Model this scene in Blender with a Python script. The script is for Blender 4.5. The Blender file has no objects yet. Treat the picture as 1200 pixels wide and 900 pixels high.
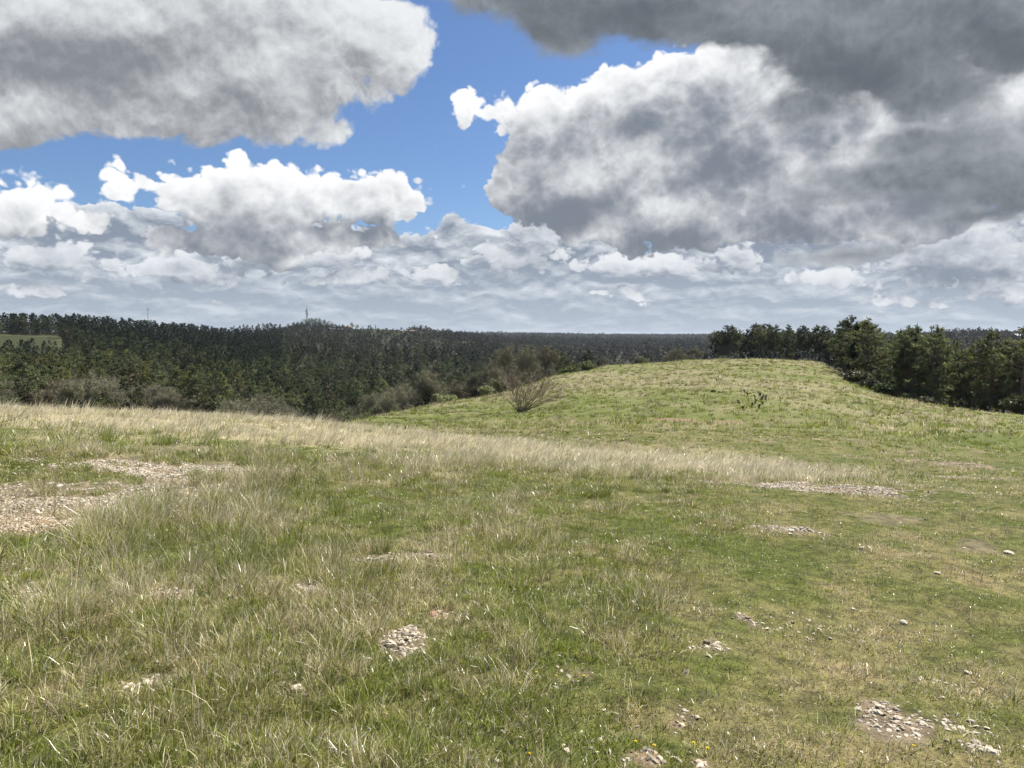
import bpy, math, random
import numpy as np
from mathutils import Vector, Matrix, Quaternion

# ------------------------------------------------------------------ camera
R = math.radians
FPX = 873.0                      # focal length in pixels of the 1200 px wide photograph
PITCH = math.atan((450 - 393) / FPX)
EYE = 1.6
sc = bpy.context.scene
C = sc.collection
cam_d = bpy.data.cameras.new("camera"); cam = bpy.data.objects.new("camera", cam_d); C.objects.link(cam)
cam.location = (0, 0, EYE)
cam.rotation_euler = (R(90) - PITCH, 0, 0)
cam_d.sensor_width = 36.0
cam_d.lens = 36.0 * FPX / 1200.0
cam_d.clip_start = 0.05; cam_d.clip_end = 30000
sc.camera = cam

def pix_dir(px, py):
    """unit direction seen at a pixel of the 1200 x 900 photograph"""
    u = (px - 600) / FPX; v = (450 - py) / FPX
    cp, sp = math.cos(PITCH), math.sin(PITCH)
    return Vector((u, cp + v * sp, -sp + v * cp)).normalized()

# ------------------------------------------------------------------ sun, sky, exposure
SUN_AZ, SUN_EL = R(52), R(53)     # clockwise from +Y, above the horizon
sun_dir = Vector((math.sin(SUN_AZ) * math.cos(SUN_EL), math.cos(SUN_AZ) * math.cos(SUN_EL), math.sin(SUN_EL)))
sd = bpy.data.lights.new("sun", 'SUN'); sun = bpy.data.objects.new("sun", sd); C.objects.link(sun)
sd.energy = 5.0; sd.angle = R(0.5); sd.color = (1.0, 0.95, 0.87)
sun.rotation_euler = (-sun_dir).to_track_quat('-Z', 'Y').to_euler()
sun.location = sun_dir * 60

vs = sc.view_settings
vs.view_transform = 'Standard'; vs.look = 'None'; vs.gamma = 1; vs.exposure = 0.95; vs.use_curve_mapping = False
sc.render.engine = 'CYCLES'
cy = sc.cycles
cy.max_bounces = 5; cy.diffuse_bounces = 2; cy.glossy_bounces = 1; cy.transmission_bounces = 3; cy.transparent_max_bounces = 4
cy.volume_bounces = 0; cy.caustics_reflective = False; cy.caustics_refractive = False
cy.use_denoising = True; cy.denoiser = 'OPENIMAGEDENOISE'; cy.denoising_input_passes = 'RGB_ALBEDO_NORMAL'; cy.denoising_prefilter = 'ACCURATE'
cy.sample_clamp_indirect = 4

world = bpy.data.worlds.new("World"); sc.world = world; world.use_nodes = True

class NB:
    """small node-building helper"""
    def __init__(s, nt): s.nt = nt; s.N = nt.nodes; s.L = nt.links
    def put(s, sock, v):
        if v is None: return
        if isinstance(v, bpy.types.NodeSocket): s.L.new(v, sock)
        else: sock.default_value = v
    def m(s, op, a, b=None, c=None, clamp=False):
        n = s.N.new('ShaderNodeMath'); n.operation = op; n.use_clamp = clamp
        for i, v in enumerate((a, b, c)): s.put(n.inputs[i], v)
        return n.outputs[0]
    def v(s, op, a, b=None, c=None, out=0):
        n = s.N.new('ShaderNodeVectorMath'); n.operation = op
        s.put(n.inputs[0], a); s.put(n.inputs[1], b)
        if op == 'SCALE': s.put(n.inputs[3], c)
        elif c is not None: s.put(n.inputs[2], c)
        return n.outputs[1] if op in ('LENGTH', 'DOT_PRODUCT', 'DISTANCE') else n.outputs[0]
    def noise(s, vec, scale, detail=2, rough=.5, lac=2.0, dist=0, color=False):
        n = s.N.new('ShaderNodeTexNoise'); s.put(n.inputs['Vector'], vec)
        n.inputs['Scale'].default_value = scale; n.inputs['Detail'].default_value = detail
        n.inputs['Roughness'].default_value = rough; n.inputs['Lacunarity'].default_value = lac
        n.inputs['Distortion'].default_value = dist
        return n.outputs['Color' if color else 'Fac']
    def voro(s, vec, scale, detail=0, rough=.5, feature='F1', rand=1.0, out='Distance', smooth=.6):
        n = s.N.new('ShaderNodeTexVoronoi'); n.feature = feature; s.put(n.inputs['Vector'], vec)
        n.inputs['Scale'].default_value = scale; n.inputs['Detail'].default_value = detail
        n.inputs['Roughness'].default_value = rough; n.inputs['Randomness'].default_value = rand
        if feature == 'SMOOTH_F1': n.inputs['Smoothness'].default_value = smooth
        return n.outputs[out]
    def ramp(s, x, lo, hi, a=0., b=1., kind='SMOOTHSTEP'):
        n = s.N.new('ShaderNodeMapRange'); n.interpolation_type = kind; n.clamp = True
        s.put(n.inputs[0], x)
        for i, v in zip((1, 2, 3, 4), (lo, hi, a, b)): s.put(n.inputs[i], v)
        return n.outputs[0]
    def mix(s, f, a, b, blend='MIX'):
        n = s.N.new('ShaderNodeMix'); n.data_type = 'RGBA'; n.blend_type = blend; n.clamp_factor = True
        s.put(n.inputs[0], f)
        for sock, v in ((n.inputs[6], a), (n.inputs[7], b)):
            if isinstance(v, tuple) and len(v) == 3: v = (*v, 1)
            s.put(sock, v)
        return n.outputs[2]
    def sep(s, v):
        n = s.N.new('ShaderNodeSeparateXYZ'); s.put(n.inputs[0], v); return n.outputs
    def comb(s, x, y, z):
        n = s.N.new('ShaderNodeCombineXYZ')
        for i, v in enumerate((x, y, z)): s.put(n.inputs[i], v)
        return n.outputs[0]

def cloud_field(name, blobs, amp, nscale, warp, billow, rough=.56, stretch=1.0, k=0.03):
    """node group: direction in, signed thickness (radians) of a cloud bank out.
    blobs = soft ellipses placed on the sky: (px, py, rx, ry, degrees)"""
    g = bpy.data.node_groups.new(name, 'ShaderNodeTree')
    g.interface.new_socket("dir", in_out='INPUT', socket_type='NodeSocketVector')
    g.interface.new_socket("D", in_out='OUTPUT', socket_type='NodeSocketFloat')
    b = NB(g); gi = g.nodes.new('NodeGroupInput'); go = g.nodes.new('NodeGroupOutput')
    d0 = gi.outputs[0]
    ds = b.v('MULTIPLY', d0, (1, 1, stretch))
    w = b.v('SUBTRACT', b.noise(ds, nscale * .45, 4, .55, color=True), (.5, .5, .5))
    d = b.v('ADD', d0, b.v('SCALE', w, None, warp))
    acc = None
    for (px, py, rx, ry, *rot) in blobs:
        rot = rot[0] if rot else 0
        c = pix_dir(px, py); a = (pix_dir(px + 1, py) - c); bb = (pix_dir(px, py - 1) - c)
        pu = a.length; pv = bb.length
        ax = a.normalized(); ay = (bb - bb.dot(ax) * ax).normalized(); az = ax.cross(ay)
        M = Matrix((ax, ay, az)).transposed() @ Matrix.Rotation(R(rot), 3, 'Z')
        n = g.nodes.new('ShaderNodeMapping'); n.vector_type = 'TEXTURE'
        # (a vanishing dependence on the running result keeps the evaluation sequential and the shader small)
        dd = d if acc is None else b.v('MULTIPLY_ADD', acc, (1e-9, 1e-9, 1e-9), d)
        g.links.new(dd, n.inputs[0]); n.inputs[1].default_value = c
        n.inputs[2].default_value = M.to_euler()
        n.inputs[3].default_value = (rx * pu, ry * pv, 1.2)
        L = b.v('LENGTH', n.outputs[0])
        rm = math.sqrt(rx * pu * ry * pv)
        f = b.m('MULTIPLY_ADD', L, -rm, rm)
        acc = f if acc is None else b.m('SMOOTH_MAX', acc, f, k)
    q = b.v('ADD', ds, b.v('SCALE', w, None, warp))
    nz = b.m('SUBTRACT', b.noise(q, nscale, 7, rough), .5)
    D = b.m('MULTIPLY_ADD', nz, amp, acc)
    wt = billow
    for f_ in (1.5, 3.4, 7.6) if billow > .015 else ():     # rounded cauliflower lumps: folded noise in three sizes
        lump_ = b.m('ABSOLUTE', b.m('SUBTRACT', b.noise(b.v('ADD', q, (f_, f_ * 2, 0)), nscale * f_, 1, .5), .5))
        D = b.m('MULTIPLY_ADD', b.m('SUBTRACT', lump_, .10), wt * 2.6, D); wt *= .5
    g.links.new(D, go.inputs[0])
    return g

CLOUDS = [
  # soft ellipses (photo px), noise amount / scale, edge softness, colours
  dict(name="small cumulus", blobs=[
        (626,276,30,28),(600,302,70,20),(500,318,40,14),(760,314,120,16),(870,300,30,16),(1130,300,110,40),(1180,340,60,14),
        (200,316,110,16),(50,300,70,22),(420,330,50,10),(330,300,120,20),(960,322,50,11),(225,348,26,5),(262,352,22,4),(700,350,40,7),(735,346,24,6),(1060,348,50,8),(60,342,50,7)],
       amp=.075, nscale=17, warp=.045, billow=.034, rough=.58, stretch=1.5, edge=.010, deep=.05, eps=.020, k=.012,
       white=(.82,.85,.89), shade=(.27,.315,.385), relief=13, bias=-.06, rim=.5, lum=1.2, fine=.5),
  dict(name="cumulus", blobs=[
        (300,232,124,52),(440,236,84,40),(330,282,170,24),(205,225,34,34),(500,220,24,20),(380,225,60,30),
        (30,240,76,40),(140,228,26,26),(90,258,60,24),
        (690,195,135,72,14),(770,105,100,52,14),(592,128,44,24,0),(625,150,50,30,0),(660,135,95,38,15),(612,215,52,44),(800,240,140,58),(755,285,40,16),(870,140,110,110),
        (740,262,80,26),(960,225,130,70),(1100,180,170,90),(1200,120,150,110),(1020,262,140,30),(1000,118,90,60),(1130,60,90,70)],
       amp=.060, nscale=10, warp=.035, billow=.050, rough=.56, stretch=1.2, edge=.009, deep=.060, eps=.042, k=.03,
       white=(1.0,1.01,1.02), shade=(.21,.24,.29), relief=8.6, bias=.02, rim=.58, lum=.55, fine=.8),
  dict(name="overhead bank", blobs=[
        (60,10,440,110),(20,120,210,66),(290,80,190,84,6),(420,45,90,70),(440,100,40,46,-20),(235,140,130,32),(340,150,70,22)],
       amp=.11, nscale=8, warp=.07, billow=.042, rough=.62, stretch=1.1, edge=.018, deep=.10, eps=.035, k=.03,
       white=(.84,.86,.88), shade=(.24,.26,.29), relief=7.0, bias=.22, rim=.40, lum=1.0, fine=1.2),
  dict(name="dark bank", blobs=[
        (720,-22,220,66),(660,35,60,40,-20),(1010,40,160,92),(940,125,80,40),(1230,10,200,90),(880,10,200,52),(1080,110,90,40),
        (1070,205,160,36,3),(1190,215,120,60),(1100,170,120,34),(960,232,60,18,-8),(1000,303,120,13,2),(1150,258,110,16,8)],
       amp=.085, nscale=7, warp=.05, billow=.022, rough=.60, stretch=1.5, edge=.026, deep=.05, eps=.035, k=.03,
       white=(.56,.60,.64), shade=(.13,.15,.175), relief=3.8, bias=-.08, rim=.6, lum=.8, fine=.7),
]

def build_sky():
    nt = world.node_tree; nt.nodes.clear(); b = NB(nt)
    tc = nt.nodes.new('ShaderNodeTexCoord')
    d = b.v('NORMALIZE', tc.outputs['Generated'])
    x, y, z = b.sep(d)
    sky = nt.nodes.new('ShaderNodeTexSky'); sky.sky_type = 'NISHITA'; sky.sun_disc = False
    sky.sun_elevation = SUN_EL; sky.sun_rotation = SUN_AZ
    sky.altitude = 200; sky.air_density = 1.0; sky.dust_density = .6; sky.ozone_density = 2.5
    K = 0.1                                            # the sky's strength; clouds are divided by it
    col = b.mix(1, sky.outputs[0], (.80, .93, 1.13), 'MULTIPLY')
    # distant layer: a cloud deck seen in perspective, flattening towards the horizon
    zz = b.m('ADD', b.m('MAXIMUM', z, 0.0), .10)
    k1 = b.m('DIVIDE', .30, zz)
    pl = b.v('SCALE', b.v('MULTIPLY', d, (5.5, 5.5, 17)), None, k1)
    pl = b.v('MULTIPLY', d, (11, 11, 0))
    pl = b.v('ADD', pl, b.comb(0, 0, b.m('MULTIPLY', b.m('LOGARITHM', zz, 2.718), 4.4)))
    wv = b.v('SCALE', b.v('SUBTRACT', b.noise(pl, 1.3, 3, .5, color=True), (.5, .5, .5)), None, .55)
    pw = b.v('ADD', pl, wv)
    n1 = b.noise(pw, 1.05, 8, .58)
    n2 = b.noise(b.v('ADD', pw, (.05, -.03, .20)), 1.05, 8, .58)
    low = b.ramp(z, .10, .185, 0.30, -.30, 'LINEAR')
    Dl = b.m('ADD', b.m('SUBTRACT', n1, .50), low)
    al = b.ramp(Dl, 0, .04)
    rel = b.m('MULTIPLY', b.m('SUBTRACT', n1, n2), 4.4)
    tl = b.m('ADD', b.m('ADD', rel, .24), b.ramp(Dl, .0, .12, .45, -.0), clamp=True)
    cl = b.mix(tl, (.26 / K, .31 / K, .39 / K), (.80 / K, .84 / K, .88 / K))
    hz = b.ramp(z, 0.0, .13, .74, 0.0)
    cl = b.mix(hz, cl, (.50 / K, .57 / K, .66 / K))
    col = b.mix(al, col, cl)
    for L in CLOUDS:
        g = cloud_field(L['name'], L['blobs'], L['amp'], L['nscale'], L['warp'], L['billow'], L['rough'], L['stretch'], L['k'])
        def field(vec):
            n = nt.nodes.new('ShaderNodeGroup'); n.node_tree = g; b.put(n.inputs[0], vec); return n.outputs[0]
        D = field(b.v('MULTIPLY_ADD', col, (1e-9, 1e-9, 1e-9), d))
        eps = L['eps']
        D2 = field(b.v('ADD', b.v('MULTIPLY_ADD', D, (1e-9, 1e-9, 1e-9), d), (eps * .45, -eps * .2, eps)))
        rel = b.m('MULTIPLY', b.m('SUBTRACT', D, D2), L['relief'])
        thin = b.ramp(D, 0, L['deep'], 1, 0)
        wq = b.v('ADD', d, b.v('SCALE', b.v('SUBTRACT', b.noise(d, 7, 3, .5, color=True), (.5, .5, .5)), None, .07))
        lum = b.m('MULTIPLY', b.m('SUBTRACT', b.noise(wq, 5.5, 5, .55), .5), L['lum'])
        f1 = b.noise(wq, 26, 5, .62); f2 = b.noise(b.v('ADD', wq, (.004, -.002, .010)), 26, 5, .62)
        fine = b.m('MULTIPLY', b.m('SUBTRACT', f1, f2), L['fine'])
        thin = b.m('MULTIPLY', b.m('MULTIPLY', thin, L['rim']), b.ramp(rel, -.35, .3, .35, 1.1))
        t = b.m('ADD', b.m('ADD', thin, rel), b.m('ADD', b.m('ADD', lum, fine), L['bias']))
        t = b.ramp(t, -.42, 1.15)
        W = tuple(c / K for c in L['white']); S = tuple(c / K for c in L['shade'])
        cc = b.mix(t, S, W)
        a = b.ramp(D, 0, L['edge'])
        col = b.mix(a, col, cc)
    # the air below the eye line
    col = b.mix(b.ramp(z, -.02, .0, 1, 0), col, (.30 / K, .34 / K, .36 / K))
    bg = nt.nodes.new('ShaderNodeBackground'); b.put(bg.inputs[0], col); bg.inputs[1].default_value = K * .535
    out = nt.nodes.new('ShaderNodeOutputWorld'); nt.links.new(bg.outputs[0], out.inputs[0])
    world.cycles.sampling_method = 'MANUAL'; world.cycles.sample_map_resolution = 512
build_sky()
GRASS_SCALE = 1.0

# ------------------------------------------------------------------ numeric helpers
rng = np.random.default_rng(7)

def vnoise(x, y, seed=0):
    xi = np.floor(x).astype(np.int64); yi = np.floor(y).astype(np.int64)
    fx = x - xi; fy = y - yi
    fx = fx * fx * fx * (fx * (fx * 6 - 15) + 10); fy = fy * fy * fy * (fy * (fy * 6 - 15) + 10)
    def h(a, b):
        n = (a * 374761393 + b * 668265263 + seed * 1442695041) & 0xFFFFFFFF
        n = ((n ^ (n >> 13)) * 1274126177) & 0xFFFFFFFF
        return ((n ^ (n >> 16)) & 0xFFFFFF) / float(0xFFFFFF)
    return (h(xi, yi) * (1 - fx) + h(xi + 1, yi) * fx) * (1 - fy) + (h(xi, yi + 1) * (1 - fx) + h(xi + 1, yi + 1) * fx) * fy

def fbm(x, y, scale, octaves=4, seed=0, rough=.5):
    s = 0.; a = 1.; t = 0.; f = scale
    for o in range(octaves):
        s = s + a * vnoise(x * f + 17.3 * o, y * f - 9.1 * o, seed + o); t += a; a *= rough; f *= 2.03
    return s / t

def sstep(x, a, b):
    t = np.clip((x - a) / (b - a), 0, 1); return t * t * (3 - 2 * t)

def px_to_az(px): return np.arctan((np.asarray(px, float) - 600) / FPX * math.cos(PITCH))   # at the eye line
def az_to_px(az): return 600 + np.tan(az) * FPX / math.cos(PITCH)
def tan_el(px, py):
    d = pix_dir(px, py); return d.z / math.hypot(d.x, d.y)

# ------------------------------------------------------------------ the lie of the land
# for each bearing: distance (m) and the elevation at which the ground lies there
LAND = {
 -300: [(22,476),(32,482),(50,503),(100,503),(160,495),(200,482),(300,450),(400,426),(480,407),(560,399),(650,389),(760,388),(900,393),(1200,420),(6000,405)],
 0:   [(14,514),(22,478),(28,478),(36,488),(50,505),(100,507),(160,498),(200,485),(300,452),(400,428),(480,409),(560,400),(650,390),(760,388.5),(900,394),(1200,420),(6000,405)],
 100: [(14,516),(22,482),(28,483),(36,492),(50,508),(100,509),(160,500),(200,488),(300,455),(400,432),(480,413),(560,403),(680,390),(780,389),(900,395),(1200,420),(6000,405)],
 200: [(14,520),(22,487),(28,489),(36,498),(50,512),(100,514),(160,505),(200,494),(300,464),(450,430),(650,403),(800,393),(1000,401),(1500,415),(6000,405)],
 300: [(14,524),(22,493),(28,496),(36,505),(50,522),(110,532),(180,517),(250,490),(400,450),(650,416),(900,400),(1060,392),(1300,399),(2500,410),(6000,405)],
 350: [(14,528),(24,498),(32,502),(45,516),(80,532),(150,542),(220,522),(300,490),(450,445),(700,413),(1000,393),(1250,384),(1330,381),(1500,388),(2500,405),(6000,400)],
 400: [(14,531),(24,502),(34,503),(45,502),(60,495),(70,495),(85,506),(110,525),(150,541),(220,525),(300,490),(500,440),(800,411),(1000,400),(1150,392),(1400,383.5),(1520,388),(2500,402),(6000,398)],
 450: [(14,535),(22,508),(34,505),(45,502),(65,490),(80,484.5),(92,485),(120,502),(170,525),(240,510),(400,460),(700,418),(1000,401),(1150,392.5),(1400,384),(1520,389),(2500,399),(6000,396)],
 500: [(14,538),(22,512),(32,507),(45,501),(70,487),(100,474),(112,475),(150,500),(200,515),(280,490),(500,440),(900,406),(1150,394),(1380,387),(1550,393),(2500,396),(6000,395)],
 550: [(14,541),(22,516),(32,510),(45,501),(70,485),(105,467),(118,467.5),(160,495),(220,505),(320,480),(600,432),(1000,405),(1400,397),(1900,397),(2500,394),(3500,391.5),(6000,393)],
 600: [(14,545),(22,520),(32,512),(45,500),(70,482),(110,461),(132,455),(145,457),(180,480),(240,495),(350,470),(600,432),(1000,410),(1500,402),(2500,396),(3500,392.5),(6000,393)],
 650: [(14,548),(22,524),(45,498),(70,478),(110,455),(150,438),(165,439),(200,460),(260,480),(400,455),(700,427),(1200,408),(2500,396),(3500,393.5),(6000,393)],
 700: [(14,551),(22,528),(45,496),(70,472),(110,450),(160,433),(195,428.5),(212,430),(260,455),(350,465),(600,437),(1000,414),(1800,402),(3000,395.5),(6000,393.5)],
 800: [(14,556),(22,533),(45,494),(70,467),(110,445),(160,430),(215,422),(240,422.5),(280,436),(400,455),(700,427),(1200,410),(2000,401),(3000,396),(6000,393.5)],
 900: [(14,560),(22,538),(45,496),(70,468),(110,446),(160,430),(215,421),(240,420),(270,423),(330,440),(500,445),(900,417),(1500,405),(3000,396),(6000,393.5)],
 975: [(14,563),(22,542),(45,499),(70,475),(110,452),(150,437),(185,430),(215,425),(240,425),(280,432),(350,447),(600,432),(1000,412),(2000,399),(3000,395),(6000,394)],
 1040:[(14,566),(22,546),(45,504),(70,483),(95,471),(120,465),(138,464),(170,470),(220,480),(350,470),(700,427),(1200,403),(1700,396),(2500,396),(6000,396)],
 1120:[(14,570),(22,550),(45,509),(70,490),(95,480),(112,478),(140,486),(200,500),(350,480),(700,427),(1100,402),(1400,393.5),(1700,396),(2500,400),(6000,398)],
 1200:[(14,574),(22,554),(45,514),(70,497),(90,489),(103,488),(130,497),(200,515),(350,490),(700,432),(1100,404),(1400,394),(1700,396),(2500,400),(6000,398)],
 1500:[(14,580),(22,562),(45,520),(70,503),(90,494),(103,493),(130,502),(200,515),(350,490),(700,432),(1100,404),(1400,394),(1700,396),(2500,400),(6000,398)],
}
_lr = np.linspace(math.log(10), math.log(7000), 420)
_azc = px_to_az(sorted(LAND)); _azg = np.linspace(_azc[0], _azc[-1], 400)
def _plane(x, y): return -.049 * y * (y > 0) - .01 * y * (y < 0) - .0256 * x
def _make_table():
    T = np.zeros((len(_azc), len(_lr)))
    for i, k in enumerate(sorted(LAND)):
        pts = LAND[k]; rr = [10.0]; zz = [None]
        for r_, p_ in pts:
            rr.append(r_); zz.append(EYE + r_ * tan_el(k, p_))
        a = _azc[i]; zz[0] = float(_plane(10 * math.sin(a), 10 * math.cos(a)))
        rr.append(9000); zz.append(EYE - 40.)
        T[i] = np.interp(np.exp(_lr), rr, zz)
    G = np.stack([np.interp(_azg, _azc, T[:, j]) for j in range(len(_lr))], 1)
    def blur(A, n, axis):
        k = np.hanning(n + 2)[1:-1]; k /= k.sum(); A = np.moveaxis(A, axis, -1)
        P = np.concatenate([np.repeat(A[..., :1], n // 2, -1), A, np.repeat(A[..., -1:], n // 2, -1)], -1)
        o = np.stack([np.convolve(row, k, 'valid') for row in P.reshape(-1, P.shape[-1])])
        return np.moveaxis(o.reshape(A.shape), -1, axis)
    return blur(blur(G, 13, 1), 15, 0)
_T = _make_table()

def bumps(x, y):
    r = np.hypot(x, y)
    m = (fbm(x, y, .9, 3, 3) - .5) * .10 * sstep(r, .5, 3) * (1 - sstep(r, 120, 260))
    m = m + (fbm(x, y, 2.4, 2, 4) - .5) * .075 * sstep(r, 1.5, 3) * (1 - sstep(r, 12, 20))
    m = m + (fbm(x, y, .16, 3, 5) - .5) * .45 * sstep(r, 9, 30)
    m = m + (fbm(x, y, .012, 4, 8) - .5) * 5 * sstep(r, 300, 700)
    return m
def base_height(x, y):
    x = np.asarray(x, float); y = np.asarray(y, float)
    r = np.hypot(x, y); az = np.clip(np.arctan2(x, y), _azg[0], _azg[-1])
    i = (az - _azg[0]) / (_azg[1] - _azg[0]); i0 = np.clip(i.astype(int), 0, len(_azg) - 2); fi = i - i0
    j = (np.log(np.maximum(r, 10.001)) - _lr[0]) / (_lr[1] - _lr[0]); j0 = np.clip(j.astype(int), 0, len(_lr) - 2); fj = np.clip(j - j0, 0, 1)
    z = (_T[i0, j0] * (1 - fi) + _T[i0 + 1, j0] * fi) * (1 - fj) + (_T[i0, j0 + 1] * (1 - fi) + _T[i0 + 1, j0 + 1] * fi) * fj
    back = sstep(np.abs(np.arctan2(x, y)), R(55), R(85))
    far = z * (1 - back) + (-.03 * np.maximum(r, 10) ** .8) * back
    w = sstep(r, 9, 13)
    return _plane(x, y) * (1 - w) + far * w
def height(x, y): return base_height(x, y) + bumps(x, y)

def ground_at(px, py):
    """where the ground is seen at a photo pixel: x, y, z"""
    d = pix_dir(px, py); t = np.exp(np.linspace(math.log(2), math.log(4000), 6000))
    X, Y = d.x * t, d.y * t; Z = EYE + d.z * t
    h = height(X, Y); k = int(np.argmax(Z < h))
    return float(X[k]), float(Y[k]), float(h[k])

# ------------------------------------------------------------------ meshes
def make_mesh(name, V, F, mat, col=None, smooth=False, extra=None):
    """V (n,3); F (m,3) triangles or (m,4) quads or a list of both"""
    me = bpy.data.meshes.new(name)
    V = np.ascontiguousarray(V, np.float32)
    Fs = F if isinstance(F, list) else [F]
    Fs = [np.ascontiguousarray(f, np.int32) for f in Fs if len(f)]
    loops = np.concatenate([f.ravel() for f in Fs])
    cnt = np.concatenate([np.full(len(f), f.shape[1], np.int32) for f in Fs])
    start = np.concatenate([[0], np.cumsum(cnt)[:-1]]).astype(np.int32)
    me.vertices.add(len(V)); me.vertices.foreach_set("co", V.ravel())
    me.loops.add(len(loops)); me.loops.foreach_set("vertex_index", loops)
    me.polygons.add(len(cnt)); me.polygons.foreach_set("loop_start", start); me.polygons.foreach_set("loop_total", cnt)
    me.update(calc_edges=True)
    me.polygons.foreach_set("use_smooth", np.full(len(cnt), smooth, bool))
    if col is not None:
        a = me.color_attributes.new("tone", 'FLOAT_COLOR', 'POINT')
        c = np.ones((len(V), 4), np.float32); c[:, :3] = col; a.data.foreach_set("color", c.ravel())
    if extra:
        for k, v in extra.items():
            a = me.attributes.new(k, 'FLOAT', 'POINT'); a.data.foreach_set("value", np.ascontiguousarray(v, np.float32))
    me.materials.append(mat)
    return me
def link(name, data, parent=None, loc=None):
    o = bpy.data.objects.new(name, data); C.objects.link(o)
    if parent is not None: o.parent = parent
    if loc is not None: o.location = loc
    return o
def tag(o, label=None, cat=None, group=None, kind=None):
    for k, v in (("label", label), ("category", cat), ("group", group), ("kind", kind)):
        if v: o[k] = v
    return o

class Bag:
    """collects triangles and quads for one mesh"""
    def __init__(s): s.V = []; s.T = []; s.Q = []; s.C = []; s.n = 0
    def add(s, V, T=None, Q=None, col=(1, 1, 1)):
        V = np.asarray(V, float); s.V.append(V)
        if T is not None and len(T): s.T.append(np.asarray(T) + s.n)
        if Q is not None and len(Q): s.Q.append(np.asarray(Q) + s.n)
        c = np.ones((len(V), 3)) * np.asarray(col); s.C.append(c); s.n += len(V)
    def arrays(s):
        V = np.concatenate(s.V); Cc = np.concatenate(s.C)
        T = np.concatenate(s.T) if s.T else np.zeros((0, 3), int); Q = np.concatenate(s.Q) if s.Q else np.zeros((0, 4), int)
        return V, T, Q, Cc
    def mesh(s, name, mat, smooth=False):
        V, T, Q, Cc = s.arrays(); return make_mesh(name, V, [T, Q], mat, Cc, smooth)
    def tube(s, P, rad, sides=5, col=(1, 1, 1), cap=True):
        P = np.asarray(P, float); n = len(P)
        rad = np.ones(n) * rad; d = np.gradient(P, axis=0); d /= np.linalg.norm(d, axis=1)[:, None] + 1e-9
        ref = np.array([1., 0, 0]) if abs(d[0, 0]) < .8 else np.array([0, 1., 0])
        u = np.cross(d, ref); u /= np.linalg.norm(u, axis=1)[:, None] + 1e-9; v = np.cross(d, u)
        a = np.arange(sides) / sides * 2 * np.pi
        ring = P[:, None, :] + rad[:, None, None] * (np.cos(a)[None, :, None] * u[:, None, :] + np.sin(a)[None, :, None] * v[:, None, :])
        V = ring.reshape(-1, 3); Q = []
        for i in range(n - 1):
            for k in range(sides):
                k2 = (k + 1) % sides; Q.append((i * sides + k, i * sides + k2, (i + 1) * sides + k2, (i + 1) * sides + k))
        T = []
        if cap:
            for k in range(1, sides - 1): T.append(((n - 1) * sides, (n - 1) * sides + k, (n - 1) * sides + k + 1))
        s.add(V, T, Q, col)
    def box(s, c, size, col=(1, 1, 1), rz=0.):
        c = np.asarray(c, float); h = np.asarray(size, float) / 2
        V = np.array([(x, y, z) for x in (-1, 1) for y in (-1, 1) for z in (-1, 1)], float) * h
        ca, sa = math.cos(rz), math.sin(rz); V = np.stack([V[:, 0] * ca - V[:, 1] * sa, V[:, 0] * sa + V[:, 1] * ca, V[:, 2]], 1) + c
        s.add(V, None, [(0, 1, 3, 2), (4, 6, 7, 5), (0, 4, 5, 1), (2, 3, 7, 6), (0, 2, 6, 4), (1, 5, 7, 3)], col)

# ------------------------------------------------------------------ materials
def new_mat(name):
    m = bpy.data.materials.new(name); m.use_nodes = True; m.node_tree.nodes.clear(); return m, NB(m.node_tree)
def tone_node(b):
    n = b.N.new('ShaderNodeAttribute'); n.attribute_name = "tone"; n.attribute_type = 'GEOMETRY'; return n.outputs['Color']
def leaf_material(name, trans=.35, rough=.5, spec=.25, var=.25, hue=0.02):
    m, b = new_mat(name)
    c = tone_node(b)
    oi = b.N.new('ShaderNodeObjectInfo')
    hs = b.N.new('ShaderNodeHueSaturation')
    b.put(hs.inputs['Hue'], b.ramp(oi.outputs['Random'], 0, 1, .5 - hue, .5 + hue, 'LINEAR'))
    b.put(hs.inputs['Value'], b.ramp(b.m('FRACT', b.m('MULTIPLY', oi.outputs['Random'], 7.3)), 0, 1, 1 - var, 1 + var, 'LINEAR'))
    b.put(hs.inputs['Color'], c); c = hs.outputs[0]
    df = b.N.new('ShaderNodeBsdfPrincipled'); b.put(df.inputs['Base Color'], c)
    df.inputs['Roughness'].default_value = rough; df.inputs['Specular IOR Level'].default_value = spec
    tr = b.N.new('ShaderNodeBsdfTranslucent'); b.put(tr.inputs[0], c)
    mx = b.N.new('ShaderNodeMixShader'); mx.inputs[0].default_value = trans
    b.L.new(df.outputs[0], mx.inputs[1]); b.L.new(tr.outputs[0], mx.inputs[2])
    o = b.N.new('ShaderNodeOutputMaterial'); b.L.new(mx.outputs[0], o.inputs[0]); return m
def solid_material(name, rough=.85, noise_scale=6., amount=.25, spec=.2, metal=0.):
    m, b = new_mat(name); g = b.N.new('ShaderNodeNewGeometry')
    n = b.noise(g.outputs['Position'], noise_scale, 5, .6)
    c = b.mix(1, tone_node(b), b.mix(n, (1 - amount,) * 3, (1 + amount,) * 3), 'MULTIPLY')
    df = b.N.new('ShaderNodeBsdfPrincipled'); b.put(df.inputs['Base Color'], c)
    df.inputs['Roughness'].default_value = rough; df.inputs['Specular IOR Level'].default_value = spec; df.inputs['Metallic'].default_value = metal
    bp = b.N.new('ShaderNodeBump'); bp.inputs['Strength'].default_value = .4; bp.inputs['Distance'].default_value = .01
    b.put(bp.inputs['Height'], n); b.L.new(bp.outputs[0], df.inputs['Normal'])
    o = b.N.new('ShaderNodeOutputMaterial'); b.L.new(df.outputs[0], o.inputs[0]); return m
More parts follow.
